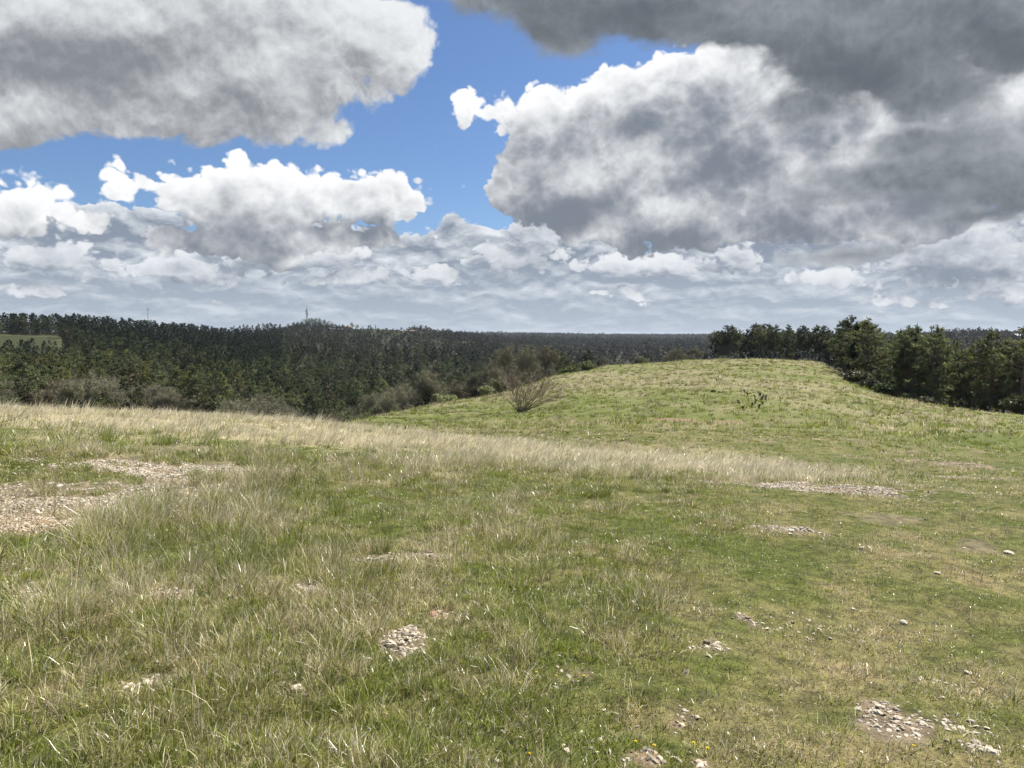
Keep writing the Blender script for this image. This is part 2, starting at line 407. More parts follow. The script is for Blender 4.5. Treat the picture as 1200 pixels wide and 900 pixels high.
M_needle = leaf_material("pine_needles", .40, .6, .2, .38, .014)
M_leaf = leaf_material("young_leaves", .40, .5, .3, .35, .02)
M_twig = leaf_material("bare_twigs", .05, .8, .1, .22, .01)
M_bark = solid_material("bark", .9, 5., .35, .1)
M_grass = leaf_material("grass_blades", .34, .32, .6, 0., 0.)
M_stone = solid_material("limestone", .8, 40., .3, .25)
M_wall = solid_material("render_wall", .85, .5, .1)
M_roof = solid_material("roof_covering", .8, .7, .2)
M_steel = solid_material("galvanised_steel", .5, 1., .1, .5, .6)

# ------------------------------------------------------------------ ground cover: where it is bare, green, strawy, tall
def _at(px, py): x, y, z = ground_at(px, py); return x, y
# bare / stony patches: photo position, half size across and along the view (m), strength, reddish
BARE = [(70,585,1.9,1.2,1.05,.10),(215,553,1.7,.75,1.05,.15),(150,600,1.0,.7,.7,.2),(15,615,.75,.5,1.0,.9),(130,548,1.2,.6,.75,.2),(250,575,.6,.4,.7,.2),
        (475,748,.155,.30,1.25,.15),(510,722,.15,.09,.9,.8),(440,655,.20,.10,.7,.3),(503,650,.24,.11,1.0,.4),(583,600,.22,.16,.6,.3),
        (900,568,1.5,.42,.8,.35),(960,573,1.6,.5,.95,.25),(1020,578,1.0,.3,.7,.2),(850,562,.9,.35,.7,.3),
        (1045,837,.17,.20,.85,.15),(1135,852,.15,.09,.8,.1),(1105,800,.22,.12,.6,.2),(1150,875,.08,.08,.6,.2),
        (830,760,.12,.12,.7,.2),(660,795,.2,.1,.4,.3),(790,892,.22,.10,.34,.6),(770,840,.2,.1,.15,.5),
        (560,865,.2,.1,.25,.1),(690,865,.1,.07,.25,.1),(930,620,.4,.18,.5,.2),(930,735,.5,.22,.35,.35),(560,885,.1,.08,.2,.1),
        (835,495,3.8,1.2,1.0,.6),(1115,545,1.5,1.3,.6,.8),(1060,568,.8,.3,.8,.5),(740,493,3,.5,.7,.7),
        (800,447,6,1.2,.5,.4),(70,690,.35,.18,.45,.2),(180,695,.28,.14,.5,.2),(20,665,.4,.2,.6,.3),
        (345,690,.2,.1,.5,.2),(1140,560,1.6,.3,.6,.5),(620,745,.2,.1,.35,.2),(160,803,.15,.08,.4,.1),(335,808,.1,.06,.6,.1)]
BAREP = [(*_at(a, b_), c, d, e, f) for a, b_, c, d, e, f in BARE]
LUSH = [(870,645,.9,.55,1),(940,655,.7,.3,.7),(1100,600,1.6,.5,.5),(820,655,.6,.4,.6),(700,700,.5,.4,.4),(250,650,.8,.5,.35),(480,600,1.5,.9,.35),
        (170,610,.3,.25,.6),(1180,520,4,5,.7),(1130,565,1.5,.6,.6),(760,470,14,6,.35),(950,445,16,8,.45),(100,515,3,1.2,.5),(560,835,.5,.3,.3)]
LUSHP = [(*_at(a, b_), c, d, e) for a, b_, c, d, e in LUSH]
TALL = [(195,612,.75,.8,1),(300,560,.8,.7,.9),(330,600,.6,.6,.7),(110,665,.5,.5,.7),(240,680,.5,.5,.5),(420,560,.8,.7,.6),(40,720,.3,.4,.5),(560,590,.6,.6,.4)]
TALLP = [(*_at(a, b_), c, d, e) for a, b_, c, d, e in TALL]
def _blobs(x, y, L, k=4, wob=.35):
    s = np.zeros_like(x)
    for p in L:
        cx, cy, a, l = p[:4]; ux, uy = np.array([cx, cy]) / math.hypot(cx, cy)
        dx, dy = x - cx, y - cy; along = dx * ux + dy * uy; across = dx * uy - dy * ux
        q = np.sqrt((across / a) ** 2 + (along / l) ** 2)
        m = q < 2.2
        if not m.any(): continue
        s = np.maximum(s, np.where(m, p[k] * (1 - sstep(q, .45, 1.5)), 0))
    return s
def bare_mask(x, y):
    b = _blobs(x, y, BAREP)
    n = fbm(x, y, 2.2, 4, 21); n2 = fbm(x, y, .7, 3, 22)
    near = 1 - sstep(np.hypot(x, y), 30, 60)
    b = b + ((n - .58) * 2.0 + (fbm(x, y, 5., 3, 23) - .5) * 1.5) * (b > .02) + .55 * sstep(n2 + .35 * n, .86, 1.0) * near
    return np.clip(sstep(b, .30, .72), 0, 1)
def red_mask(x, y):
    return _blobs(x, y, BAREP, 5)
def lush_mask(x, y): return _blobs(x, y, LUSHP, 4)
def zone(x, y):
    """straw share (0..1), height (m), density factor"""
    r = np.hypot(x, y); px = az_to_px(np.arctan2(x, np.maximum(y, .01)))
    n = fbm(x, y, .8, 4, 31); nb = fbm(x, y, .22, 3, 33); nh = fbm(x / 3., y, .05, 4, 35)
    # near swell: tall dry grass along its brow
    r0 = np.interp(px, [-400, 0, 300, 500, 800, 1100, 1600], [15.5, 15.5, 14.5, 13.6, 13.6, 14.2, 15])
    r1 = np.interp(px, [-400, 0, 400, 700, 1000, 1150, 1600], [33, 33, 30, 24, 19.5, 18, 17])
    brow = sstep(r + (n - .5) * 6, r0 - 2.4, r0 + 2.0) * (1 - sstep(r + (nb - .5) * 6, r1 - 2, r1 + 3)) * (1 - sstep(px + (n - .5) * 240, 930, 1170)) * (.72 + .28 * sstep(n, .35, .6))
    right = sstep(px + (nb - .5) * 260, 740, 930) * (1 - sstep(r, 12, 20))    # short grazed turf
    left = (1 - sstep(px + (nb - .5) * 300, 380, 620)) * (1 - sstep(r, 12.5, 14))
    hill = sstep(r, 30, 45)
    nf_ = fbm(x, y, 3.2, 3, 45)
    straw = .43 + (n - .5) * .9 + (nf_ - .5) * 1.3 + .02 * left + .04 * right
    h = .050 + .014 * left - .026 * right + .05 * (n - .5) + .05 * (nf_ - .5)
    straw = straw * (1 - hill) + hill * np.clip(.60 + (nh - .5) * 1.3 + (n - .5) * .9 + (fbm(x, y, .25, 3, 36) - .5) * 1.0, .15, .92)
    h = h * (1 - hill) + hill * (.14 + .20 * (nh - .3) + .22 * (fbm(x, y, .45, 3, 46) - .45))
    straw = straw * (1 - brow) + brow * .93; h = h * (1 - brow) + brow * (.21 + .12 * (n - .3))
    # wisps of tall dry stems left of the middle
    tall = sstep(fbm(x, y, .5, 3, 41), .50, .64) * left * .8 * sstep(r, 3.2, 4.5)
    straw = straw + .25 * tall; h = h + .10 * tall
    tl = _blobs(x, y, TALLP, 4) * sstep(nf_, .38, .60); straw = straw * (1 - tl) + .86 * tl; h = h + .13 * tl; brow = np.maximum(brow, .45 * tl)
    tus = sstep(fbm(x, y, 1.9, 3, 44), .55, .72) * (1 - right * .8); h = h * (1 + .55 * tus * (1 - brow)); straw = straw - .16 * tus * (1 - brow)
    L = lush_mask(x, y); straw = straw * (1 - .85 * L); h = h * (1 + .1 * L)
    edge = sstep(px, 1120, 1230) * sstep(r, 17, 25); straw = straw * (1 - .6 * edge); h = h * (1 - .5 * edge)
    return np.clip(straw, .03, .97), np.clip(h, .03, .6), brow, right

# ------------------------------------------------------------------ ground sheet
def build_ground():
    azf = np.concatenate([np.arange(-60, 60, .3), np.arange(60, 300, 3.0)]) * math.pi / 180
    rr = np.exp(np.arange(math.log(.5), math.log(9000), .028))
    A, Rr = np.meshgrid(azf, rr); X = np.sin(A) * Rr; Y = np.cos(A) * Rr; Z = height(X, Y)
    nr, na = A.shape
    V = np.stack([X.ravel(), Y.ravel(), Z.ravel()], 1)
    V = np.concatenate([V, [[0, 0, float(height(0., 0.1))]]])
    i = np.arange(nr - 1)[:, None] * na; j = np.arange(na)[None, :]; j2 = (j + 1) % na
    Q = np.stack([i + j, i + j2, i + na + j2, i + na + j], -1).reshape(-1, 4)[:, ::-1]
    T = np.stack([np.full(na, len(V) - 1), np.arange(na), (np.arange(na) + 1) % na], 1)[:, ::-1]
    x, y = V[:, 0], V[:, 1]; r = np.hypot(x, y)
    bare = bare_mask(x, y); red = red_mask(x, y); st, h, brow, right = zone(x, y)
    # forest floor and far fields
    px = az_to_px(np.arctan2(x, np.maximum(y, .01)))
    thatch = np.array([.21, .175, .09]); green = np.array([.10, .125, .03]); strawc = np.array([.44, .39, .235])
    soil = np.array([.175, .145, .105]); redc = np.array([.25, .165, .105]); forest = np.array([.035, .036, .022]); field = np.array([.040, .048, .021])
    k = st[:, None]
    near = green * (1 - k) * .75 + thatch * k * .9
    far = green * (1 - k) * 1.05 + strawc * k * .55
    t = sstep(r, 18, 60)[:, None]; c = near * (1 - t) + far * t
    c = c * (1 - brow[:, None] * .7) + np.array([.46, .41, .28]) * brow[:, None] * .7
    s = soil * (1 - red[:, None]) + redc * red[:, None]
    c = c * (1 - bare[:, None]) + s * bare[:, None]
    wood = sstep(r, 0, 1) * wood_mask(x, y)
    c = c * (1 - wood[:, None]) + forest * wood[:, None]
    f = field_mask(x, y)[:, None]; c = c * (1 - f) + field * f
    m, b = new_mat("meadow_ground")
    g = b.N.new('ShaderNodeNewGeometry'); P = g.outputs['Position']
    tc = tone_node(b)
    n1 = b.noise(P, 9, 6, .65); n2 = b.noise(P, 60, 4, .7); n3 = b.noise(P, .8, 5, .6)
    cc = b.mix(1, tc, b.mix(b.ramp(n1, .3, .7), (.55, .56, .55), (1.4, 1.36, 1.3)), 'MULTIPLY')
    cc = b.mix(1, cc, b.mix(b.ramp(n2, .3, .7), (.65, .65, .65), (1.3, 1.3, 1.25)), 'MULTIPLY')
    cc = b.mix(1, cc, b.mix(b.ramp(n3, .3, .7), (.85, .88, .8), (1.12, 1.08, 1.1)), 'MULTIPLY')
    df = b.N.new('ShaderNodeBsdfPrincipled'); b.put(df.inputs['Base Color'], cc)
    df.inputs['Roughness'].default_value = .95; df.inputs['Specular IOR Level'].default_value = .1
    bp = b.N.new('ShaderNodeBump'); bp.inputs['Strength'].default_value = .8; bp.inputs['Distance'].default_value = .03
    b.put(bp.inputs['Height'], b.m('ADD', n1, b.m('MULTIPLY', n2, .4))); b.L.new(bp.outputs[0], df.inputs['Normal'])
    o = b.N.new('ShaderNodeOutputMaterial'); b.L.new(df.outputs[0], o.inputs[0])
    me = make_mesh("ground", V, [T, Q], m, c, True)
    tag(link("ground", me), kind="structure")

# ------------------------------------------------------------------ where woods stand
def wood_start(px):
    """distance at which the wood begins behind the brow, per bearing"""
    return np.interp(px, [-500, 0, 200, 300, 350, 400, 450, 500, 550, 600, 650, 700, 800, 900, 960, 985, 1010, 1060, 1120, 1200, 1600],
                         [150, 150, 150, 140, 120, 96, 104, 122, 134, 148, 172, 214, 246, 252, 245, 205, 160, 142, 126, 118, 110])
def field_mask(x, y):
    r = np.hypot(x, y); px = az_to_px(np.arctan2(x, np.maximum(y, .01))); n = fbm(x, y, .02, 3, 51) - .5
    a = (1 - sstep(px + n * 30, 62, 82)) * sstep(r, 455, 475) * (1 - sstep(r, 625, 640))
    b_ = sstep(px, 398, 410) * (1 - sstep(px, 474, 482)) * sstep(r, 1215, 1235) * (1 - sstep(r, 1420, 1440))
    c = sstep(px, 548, 556) * (1 - sstep(px, 588, 604)) * sstep(r, 2600, 2650) * (1 - sstep(r, 3300, 3400)) * (fbm(x, y, .006, 2, 52) > .5)
    return np.maximum(np.maximum(a, b_), c) * (y > 0)
def wood_mask(x, y):
    r = np.hypot(x, y); px = az_to_px(np.arctan2(x, np.maximum(y, .01)))
    s = wood_start(px); return sstep(r, s - 6, s + 3) * (1 - field_mask(x, y)) * (y > 0)
build_ground()

# ------------------------------------------------------------------ grass
WIND = np.array([.93, .18])          # the stems lean to the right
def blades(x, y, H, W, lean, ldir, col, segs, name, bend=.6):
    n = len(x); z = height(x, y) - .01
    base = np.stack([x, y, z], 1)
    yaw = rng.uniform(0, 2 * np.pi, n)
    side = np.stack([np.cos(yaw), np.sin(yaw), np.zeros(n)], 1)
    # face the width roughly across the view at distance so that blades are not lost
    view = np.stack([y, -x], 1) / (np.hypot(x, y)[:, None] + 1e-6)
    k = sstep(np.hypot(x, y), 12, 40)[:, None]
    side[:, :2] = side[:, :2] * (1 - .8 * k) + view * .8 * k
    side /= np.linalg.norm(side, axis=1)[:, None]
    L = np.zeros((n, 3)); L[:, :2] = ldir
    rows = []; ts = np.linspace(0, 1, segs + 1)
    pos = base.copy(); step = H / segs; ang = lean * (1 - bend)
    V = np.zeros((n, 2 * segs + 1, 3), np.float32)
    for i in range(segs):
        w = W * (1 - .75 * (ts[i] ** 1.6)) * .5
        V[:, 2 * i] = pos - side * w[:, None]; V[:, 2 * i + 1] = pos + side * w[:, None]
        a = ang + (lean * bend) * (2.0 * (i + .5) / segs)
        pos = pos + (np.cos(a) * step)[:, None] * np.array([0, 0, 1.]) + (np.sin(a) * step)[:, None] * L
    V[:, 2 * segs] = pos
    nv = 2 * segs + 1; off = (np.arange(n) * nv)[:, None]
    Q = [off + np.array([2 * i, 2 * i + 1, 2 * i + 3, 2 * i + 2]) for i in range(segs - 1)]
    T = off + np.array([2 * segs - 2, 2 * segs - 1, 2 * segs])
    colv = np.repeat(col[:, None, :], nv, 1)
    fade = np.linspace(.75, 1.12, nv)[None, :, None] if segs > 1 else 1.0
    colv = colv * (1 + 0 * fade)
    return V.reshape(-1, 3), (np.concatenate(Q) if Q else np.zeros((0, 4), int)), T, colv.reshape(-1, 3)

def scatter(r0, r1, count, a0=-42, a1=42, power=1.0):
    """positions with density falling as r**-power"""
    u = rng.uniform(0, 1, count); e = 2 - power
    r = (r0 ** e + u * (r1 ** e - r0 ** e)) ** (1 / e) if abs(e) > 1e-6 else r0 * (r1 / r0) ** u
    a = rng.uniform(R(a0), R(a1), count)
    return r * np.sin(a), r * np.cos(a)

def grass_colors(x, y, straw, right, brow):
    n = len(x); isdry = rng.uniform(0, 1, n) < straw
    t = rng.uniform(0, 1, (n, 1)); L = lush_mask(x, y)[:, None]; v = fbm(x, y, 1.3, 3, 61)[:, None]
    g1 = np.array([.125, .15, .022]); g2 = np.array([.42, .46, .085]); g3 = np.array([.15, .18, .04])
    gr = (g1 * (1 - t) + g2 * t) * (1 - v * .5) + g3 * v * .5
    gr = gr * (1 - L * .5) + np.array([.22, .29, .055]) * L * .5
    s1 = np.array([.66, .57, .33]); s2 = np.array([.30, .24, .14]); s3 = np.array([.80, .74, .54])
    u = rng.uniform(0, 1, (n, 1))
    dry = np.where(u < .38, s1, np.where(u < .78, s2, s3)) * rng.uniform(.75, 1.2, (n, 1))
    dry = dry * (1 - .22 * sstep(np.hypot(x, y), 32, 60)[:, None])
    dry = dry * (1 - brow[:, None] * .7) + (np.array([.84, .77, .58]) * rng.uniform(.8, 1.15, (n, 1))) * brow[:, None] * .7
    return np.where(isdry[:, None], dry, gr), isdry

def grass_patch(name, label, r0, r1, count, segs, wmin, power, tuft=.6, hmul=1., PER=26, spread_=1., dry_=0., only_right=False):
    parts = []
    nt_ = int(count * tuft); nu = count - nt_
    x1, y1 = scatter(r0, r1, nu, power=power)
    per = PER; cx, cy = scatter(r0, r1, max(nt_ // per, 1), power=power)
    size = rng.lognormal(0, .45, len(cx)); rid = rng.uniform(.018, .055, len(cx)) * size * spread_
    idx = np.repeat(np.arange(len(cx)), per)
    ox = rng.normal(0, 1, (len(idx), 2)) * (rid[idx] * (1 + .01 * np.hypot(cx, cy)[idx]))[:, None]
    x2, y2 = cx[idx] + ox[:, 0], cy[idx] + ox[:, 1]
    x = np.concatenate([x1, x2]); y = np.concatenate([y1, y2])
    istuft = np.concatenate([np.zeros(nu, bool), np.ones(len(idx), bool)])
    odir = np.concatenate([np.zeros((nu, 2)), ox / (np.linalg.norm(ox, axis=1)[:, None] + 1e-6)])
    cxx = np.concatenate([x1, cx[idx]]); cyy = np.concatenate([y1, cy[idx]])
    tsz = np.concatenate([np.ones(nu), size[idx]])
    tr = np.concatenate([rng.uniform(0, 1, nu), rng.uniform(0, 1, len(cx))[idx]])     # each tuft its own dryness
    straw, h, brow, right = zone(cxx, cyy)
    bare = bare_mask(x, y); wd = wood_mask(x, y)
    right_ok = (rng.uniform(0, 1, len(x)) < np.clip(right * 1.3 + .12, 0, 1)) if only_right else np.ones(len(x), bool)
    keep = right_ok & (rng.uniform(0, 1, len(x)) > bare * (.80 + .12 * (rng.uniform(0, 1, len(x)) < .5))) & (wd < .5) & ~(istuft & (right > .5) & (rng.uniform(0, 1, len(x)) < .55))
    x, y, straw, h, brow, right, istuft, odir, tsz, tr, bare = [a[keep] for a in (x, y, straw, h, brow, right, istuft, odir, tsz, tr, bare)]
    n = len(x); r = np.hypot(x, y)
    st = np.where(istuft, np.clip(straw + (tr - .5) * 1.5 * (1 - brow), .03, .97), straw)
    st = np.clip(st + bare * .4 + dry_, 0, 1)
    col, dry = grass_colors(x, y, st, right, brow); col = col * (.62 + .70 * ((tr * 7.31) % 1.0))[:, None]
    H = h * hmul * rng.uniform(.45, 1.25, n) * np.where(istuft, .62 + .62 * tsz * (1 - .4 * brow), .62) * np.where(dry, 1.12, .95)
    H = np.where(bare > .4, H * .5, H)
    long_ = rng.uniform(0, 1, n) < .015 * (1 - right); H = np.where(long_ & dry, H * 1.9, H)
    W = np.maximum(.0038 * rng.uniform(.55, 1.5, n), wmin * r) * np.where(dry, .80, 1.1)
    W = np.where(long_, W * .7, W)
    phi = rng.uniform(0, 2 * np.pi, n); rnd = np.stack([np.cos(phi), np.sin(phi)], 1)
    wind = .55 + .35 * brow
    ld = WIND * (wind * (.55 + .45 * brow))[:, None] + odir * (1.15 - .6 * brow)[:, None] * istuft[:, None] + rnd * (.62 - .32 * brow)[:, None]
    ld /= np.linalg.norm(ld, axis=1)[:, None]
    flat = rng.uniform(0, 1, n) < .22 * dry * (1 - brow)
    lean = np.abs(rng.normal(.55, .30, n)) + .2 * brow; lean = np.where(flat, rng.uniform(.9, 1.35, n), lean); lean = np.clip(lean, .05, 1.3)
    V, Q, T, cc = blades(x, y, H, W, lean, ld, col, segs, name)
    me = make_mesh(name, V, [Q, T], M_grass, cc)
    tag(link(name, me), label, "grass", kind="stuff")
    return n
Q_ = GRASS_SCALE
grass_patch("meadow_grass", "mixed green and straw coloured grass tufts covering the near slope", 2.1, 13.5, int(430000 * Q_), 3, .00048, 1.25, .80, PER=30)
grass_patch("tussock_grass", "dense darker green tussocks standing out of the near turf", 2.1, 14.5, int(150000 * Q_), 3, .00048, 1.15, 1., hmul=1.02, PER=130, spread_=1.5, dry_=-.22)
grass_patch("dry_grass", "tall pale dry grass leaning along the brow of the near slope", 12.5, 36, int(230000 * Q_), 2, .00062, 1.3, .55)
grass_patch("hill_grass", "short mottled green and straw grass on the rounded hill", 33, 262, int(330000 * Q_), 1, .00075, 1.5, .75, PER=18, spread_=1.5)

grass_patch("short_turf", "short grazed turf of fine green and straw blades on the right", 2.1, 17, int(330000 * Q_), 2, .00050, 1.2, .25, hmul=1.0, PER=14, only_right=True)

# ------------------------------------------------------------------ stones
def ico():
    t = (1 + 5 ** .5) / 2
    v = np.array([(-1, t, 0), (1, t, 0), (-1, -t, 0), (1, -t, 0), (0, -1, t), (0, 1, t), (0, -1, -t), (0, 1, -t), (t, 0, -1), (t, 0, 1), (-t, 0, -1), (-t, 0, 1)], float)
    f = np.array([(0, 11, 5), (0, 5, 1), (0, 1, 7), (0, 7, 10), (0, 10, 11), (1, 5, 9), (5, 11, 4), (11, 10, 2), (10, 7, 6), (7, 1, 8), (3, 9, 4), (3, 4, 2), (3, 2, 6), (3, 6, 8), (3, 8, 9), (4, 9, 5), (2, 4, 11), (6, 2, 10), (8, 6, 7), (9, 8, 1)])
    return v / np.linalg.norm(v[0]), f
def stones(n_try):
    x = []; y = []
    for p in BAREP:
        if math.hypot(p[0], p[1]) > 40: continue
        k = int(n_try * min(1, (p[2] * p[3]) / 1.2) + 60)
        ux, uy = np.array([p[0], p[1]]) / math.hypot(p[0], p[1]); a = rng.normal(0, .62, k) * p[2]; l = rng.normal(0, .62, k) * p[3]
        x.append(p[0] + a * uy + l * ux); y.append(p[1] - a * ux + l * uy)
    xs, ys = scatter(2.2, 13, 5200, power=1.1); x.append(xs); y.append(ys)
    x = np.concatenate(x); y = np.concatenate(y); b = bare_mask(x, y)
    k = rng.uniform(0, 1, len(x)) < np.clip(b, .10, 1); x, y, b = x[k], y[k], b[k]
    n = len(x); v0, f0 = ico()
    s = rng.lognormal(math.log(.0070), .5, n); s = np.clip(s, .0025, .016) * (1 + .02 * np.hypot(x, y))
    V = v0[None] * (1 + rng.uniform(-.28, .28, (n, 12, 1)))
    sc3 = np.stack([rng.uniform(.8, 1.7, n), rng.uniform(.7, 1.2, n), rng.uniform(.35, .75, n)], 1) * s[:, None]
    V = V * sc3[:, None, :]
    a = rng.uniform(0, 2 * np.pi, n); ca, sa = np.cos(a)[:, None], np.sin(a)[:, None]
    tl = rng.normal(0, .3, n)[:, None]; V[:, :, 2] += V[:, :, 0] * tl
    V = np.stack([V[..., 0] * ca - V[..., 1] * sa, V[..., 0] * sa + V[..., 1] * ca, V[..., 2]], -1)
    z = height(x, y) + sc3[:, 2] * .05; V += np.stack([x, y, z], 1)[:, None, :]
    F = (f0[None] + (np.arange(n) * 12)[:, None, None]).reshape(-1, 3)
    rd = np.clip(red_mask(x, y), 0, 1)[:, None] * rng.uniform(0, .8, (n, 1))
    c = (np.array([.50, .44, .33]) * (1 - rd) + np.array([.40, .27, .17]) * rd) * rng.uniform(.45, 1.2, (n, 1))
    me = make_mesh("gravel", V.reshape(-1, 3), F, M_stone, np.repeat(c, 12, 0))
    tag(link("gravel", me), "pale limestone chips and crumbs scattered over the bare patches", "gravel", kind="stuff")
stones(6500)

# ------------------------------------------------------------------ trees: one template of each kind, then copies
def rdir(n, up=0.0):
    d = rng.normal(0, 1, (n, 3)); d[:, 2] += up; return d / np.linalg.norm(d, axis=1)[:, None]

def spray(P, size, per, colA, colB, thin=.16, up=.25, tint=None):
    """per narrow pointed faces radiating from every point of P"""
    n = len(P) * per; c = np.repeat(P, per, 0); s = np.repeat(np.ones(len(P)) * size, per) * rng.uniform(.5, 1.15, n)
    d = rdir(n, up); o = np.cross(d, rdir(n)); o /= np.linalg.norm(o, axis=1)[:, None] + 1e-9
    a = c + rdir(n) * (s * .35)[:, None]
    V = np.stack([a - o * (s * thin)[:, None], a + o * (s * thin)[:, None], a + d * s[:, None]], 1).reshape(-1, 3)
    T = np.arange(n * 3).reshape(-1, 3)
    t = np.repeat(rng.uniform(0, 1, len(P)) if tint is None else tint, per)[:, None]; t = np.clip(t + rng.normal(0, .12, (n, 1)), 0, 1)
    col = np.array(colA) * (1 - t) + np.array(colB) * t
    return V, T, np.repeat(col, 3, 0)
def cards(P, size, per, colA, colB, aspect=.6, tint=None):
    """per small leaf-clump quads round every point"""
    n = len(P) * per; c = np.repeat(P, per, 0); s = np.repeat(np.ones(len(P)) * size, per) * rng.uniform(.5, 1.2, n)
    d = rdir(n, .2); o = np.cross(d, rdir(n)); o /= np.linalg.norm(o, axis=1)[:, None] + 1e-9
    a = c + rdir(n) * (s * .9)[:, None]
    h = s[:, None] * .5
    V = np.stack([a - d * h, a + o * h * aspect, a + d * h, a - o * h * aspect], 1).reshape(-1, 3)
    Qd = np.arange(n * 4).reshape(-1, 4)
    t = np.repeat(rng.uniform(0, 1, len(P)) if tint is None else tint, per)[:, None]; t = np.clip(t + rng.normal(0, .15, (n, 1)), 0, 1)
    col = np.array(colA) * (1 - t) + np.array(colB) * t
    return V, Qd, np.repeat(col, 4, 0)

BARK = np.array([.17, .125, .09]); GREYB = np.array([.25, .225, .17])
def pine_parts(H=14., low=.28, spread=.24, dens=1.0, colA=(.036, .052, .022), colB=(.105, .130, .045), per=11, flat=.3, size=.62):
    tr, cr = Bag(), Bag()
    bend = rng.normal(0, .03, 2) * H; tz = np.linspace(0, 1, 7)
    P = np.stack([bend[0] * tz ** 2, bend[1] * tz ** 2, tz * H * .97], 1)
    tr.tube(P, np.interp(tz, [0, 1], [.012 * H + .04, .02]), 7, BARK)
    pts = []; nl = int(15 * dens)
    for i in range(nl):
        t = low + (1 - low) * ((i + rng.uniform(0, .7)) / nl)
        prof = math.sin(math.pi * min(1, ((t - low) / (1 - low)) * .80 + .17)) ** .8
        for k in range(rng.integers(3, 6)):
            a = rng.uniform(0, 2 * np.pi); L = H * spread * prof * rng.uniform(.45, 1.2)
            if L < .25: continue
            base = np.array([np.interp(t, tz, P[:, 0]), np.interp(t, tz, P[:, 1]), t * H * .97])
            up = rng.uniform(.05, .45); u = np.linspace(0, 1, 4)
            Lp = base + np.stack([np.cos(a) * L * u, np.sin(a) * L * u, L * up * u + .10 * L * u ** 2], 1)
            tr.tube(Lp, np.interp(u, [0, 1], [.045 * L + .01, .012]), 3, BARK, False)
            m = max(2, int(L * 2.1 * dens))
            s = rng.uniform(.35, 1.05, m) ** .8
            q = base + np.stack([np.cos(a) * L * s, np.sin(a) * L * s, L * up * s + .1 * L * s ** 2], 1)
            q += rng.normal(0, 1, (m, 3)) * np.array([.22, .22, .16]) * (.5 + .12 * L)
            pts.append(q)
    pts.append(np.array([[P[-1, 0], P[-1, 1], H * z_] for z_ in (.92, .95, .98, 1.)]))
    pts = np.concatenate(pts); V, T, c = spray(pts, size, per, colA, colB, .17, .35, tint=np.clip(rng.normal(.4, .28, len(pts)), 0, 1))
    cr.add(V, T, None, c)
    return tr, cr
def spire_parts(H=13., colA=(.012, .026, .012), colB=(.025, .045, .018), wid=.09):
    tr, cr = Bag(), Bag(); tz = np.linspace(0, 1, 5)
    tr.tube(np.stack([0 * tz, 0 * tz, tz * H * .96], 1), np.interp(tz, [0, 1], [.20, .03]), 6, BARK)
    n = 420; z = rng.uniform(.04, 1, n); w = wid * H * np.minimum(1, (1 - z) * 1.6 + .12) * np.sqrt(rng.uniform(0, 1, n)) * (1 + .35 * np.sin(z * 23))
    a = rng.uniform(0, 2 * np.pi, n); pts = np.stack([np.cos(a) * w, np.sin(a) * w, z * H], 1)
    V, T, c = spray(pts, .55, 9, colA, colB, .2, .4); cr.add(V, T, None, c); return tr, cr

def grow(bag, p, d, L, rad, level, maxl, col, tips, upw=.10, spread=.55, kink=.16, sides=5, minr=.012, kids=(3, 5)):
    n = 4 if level < maxl - 1 else 3; P = [p]; dd = d.copy()
    for i in range(n):
        dd = dd + rng.normal(0, kink, 3) + np.array([0, 0, upw]) * (1 if level else .3); dd /= np.linalg.norm(dd); P.append(P[-1] + dd * L / n)
    P = np.array(P); bag.tube(P, np.linspace(rad, max(rad * .55, minr), n + 1), max(3, sides - level), col, False)
    if level >= maxl: tips.append(P[-1]); tips.append(P[-2]); return
    for k in range(rng.integers(*kids) + (1 if level == 0 else 0)):
        t = rng.uniform(.35, 1.0) if k else 1.0
        i = min(int(t * n), n - 1); q = P[i] + (P[i + 1] - P[i]) * (t * n - i)
        ax = np.cross(dd, rng.normal(0, 1, 3)); ax /= np.linalg.norm(ax) + 1e-9
        nd = dd + ax * rng.uniform(spread * .6, spread * 1.5) * (1 if k else .5); nd /= np.linalg.norm(nd)
        grow(bag, q, nd, L * rng.uniform(.6, .85), max(rad * rng.uniform(.45, .62), minr), level + 1, maxl, col, tips, upw, spread, kink, sides, minr, kids)
def bare_parts(H=9., col=GREYB, maxl=5, ivy=False, fine=.35, twigcol=(.165, .155, .10), crown_w=1.0, buds=None):
    tr, cr = Bag(), Bag(); tips = []
    th = H * .16; P = np.array([[0, 0, 0], [.02 * H, 0, th * .5], [.03 * H * rng.normal(), .02 * H, th]])
    tr.tube(P, [.024 * H, .02 * H, .018 * H], 7, col, False)
    nb = rng.integers(3, 6); tb = Bag()
    for k in range(nb):
        a = 2 * np.pi * (k + rng.uniform(-.3, .3)) / nb; s = rng.uniform(.25, .75) * crown_w
        d = np.array([np.cos(a) * s, np.sin(a) * s, 1.]); d /= np.linalg.norm(d)
        grow(cr, P[-1], d, H * .30, .011 * H, 1, maxl, col, tips, .06, .62, .15, 6, .014)
    tips = np.array(tips)
    # the haze of fine twigs at the tips
    tw = np.repeat(tips, 3, 0) + rng.normal(0, .10, (len(tips) * 3, 3))
    V, T, c = spray(tw, fine * 2.1, 3, twigcol, np.array(twigcol) * 1.7, .035, .35); cr.add(V, T, None, c)
    if buds is not None:
        V, Qd, c = cards(tips[rng.uniform(0, 1, len(tips)) < .5], .30, 2, *buds); cr.add(V, None, Qd, c)
    if ivy:
        q = np.stack([rng.normal(0, .28, 160), rng.normal(0, .28, 160), rng.uniform(.3, H * .62, 160)], 1)
        V, Qd, c = cards(q, .5, 4, (.012, .03, .01), (.03, .055, .015)); iv = Bag(); iv.add(V, None, Qd, c); return tr, cr, iv
    return tr, cr
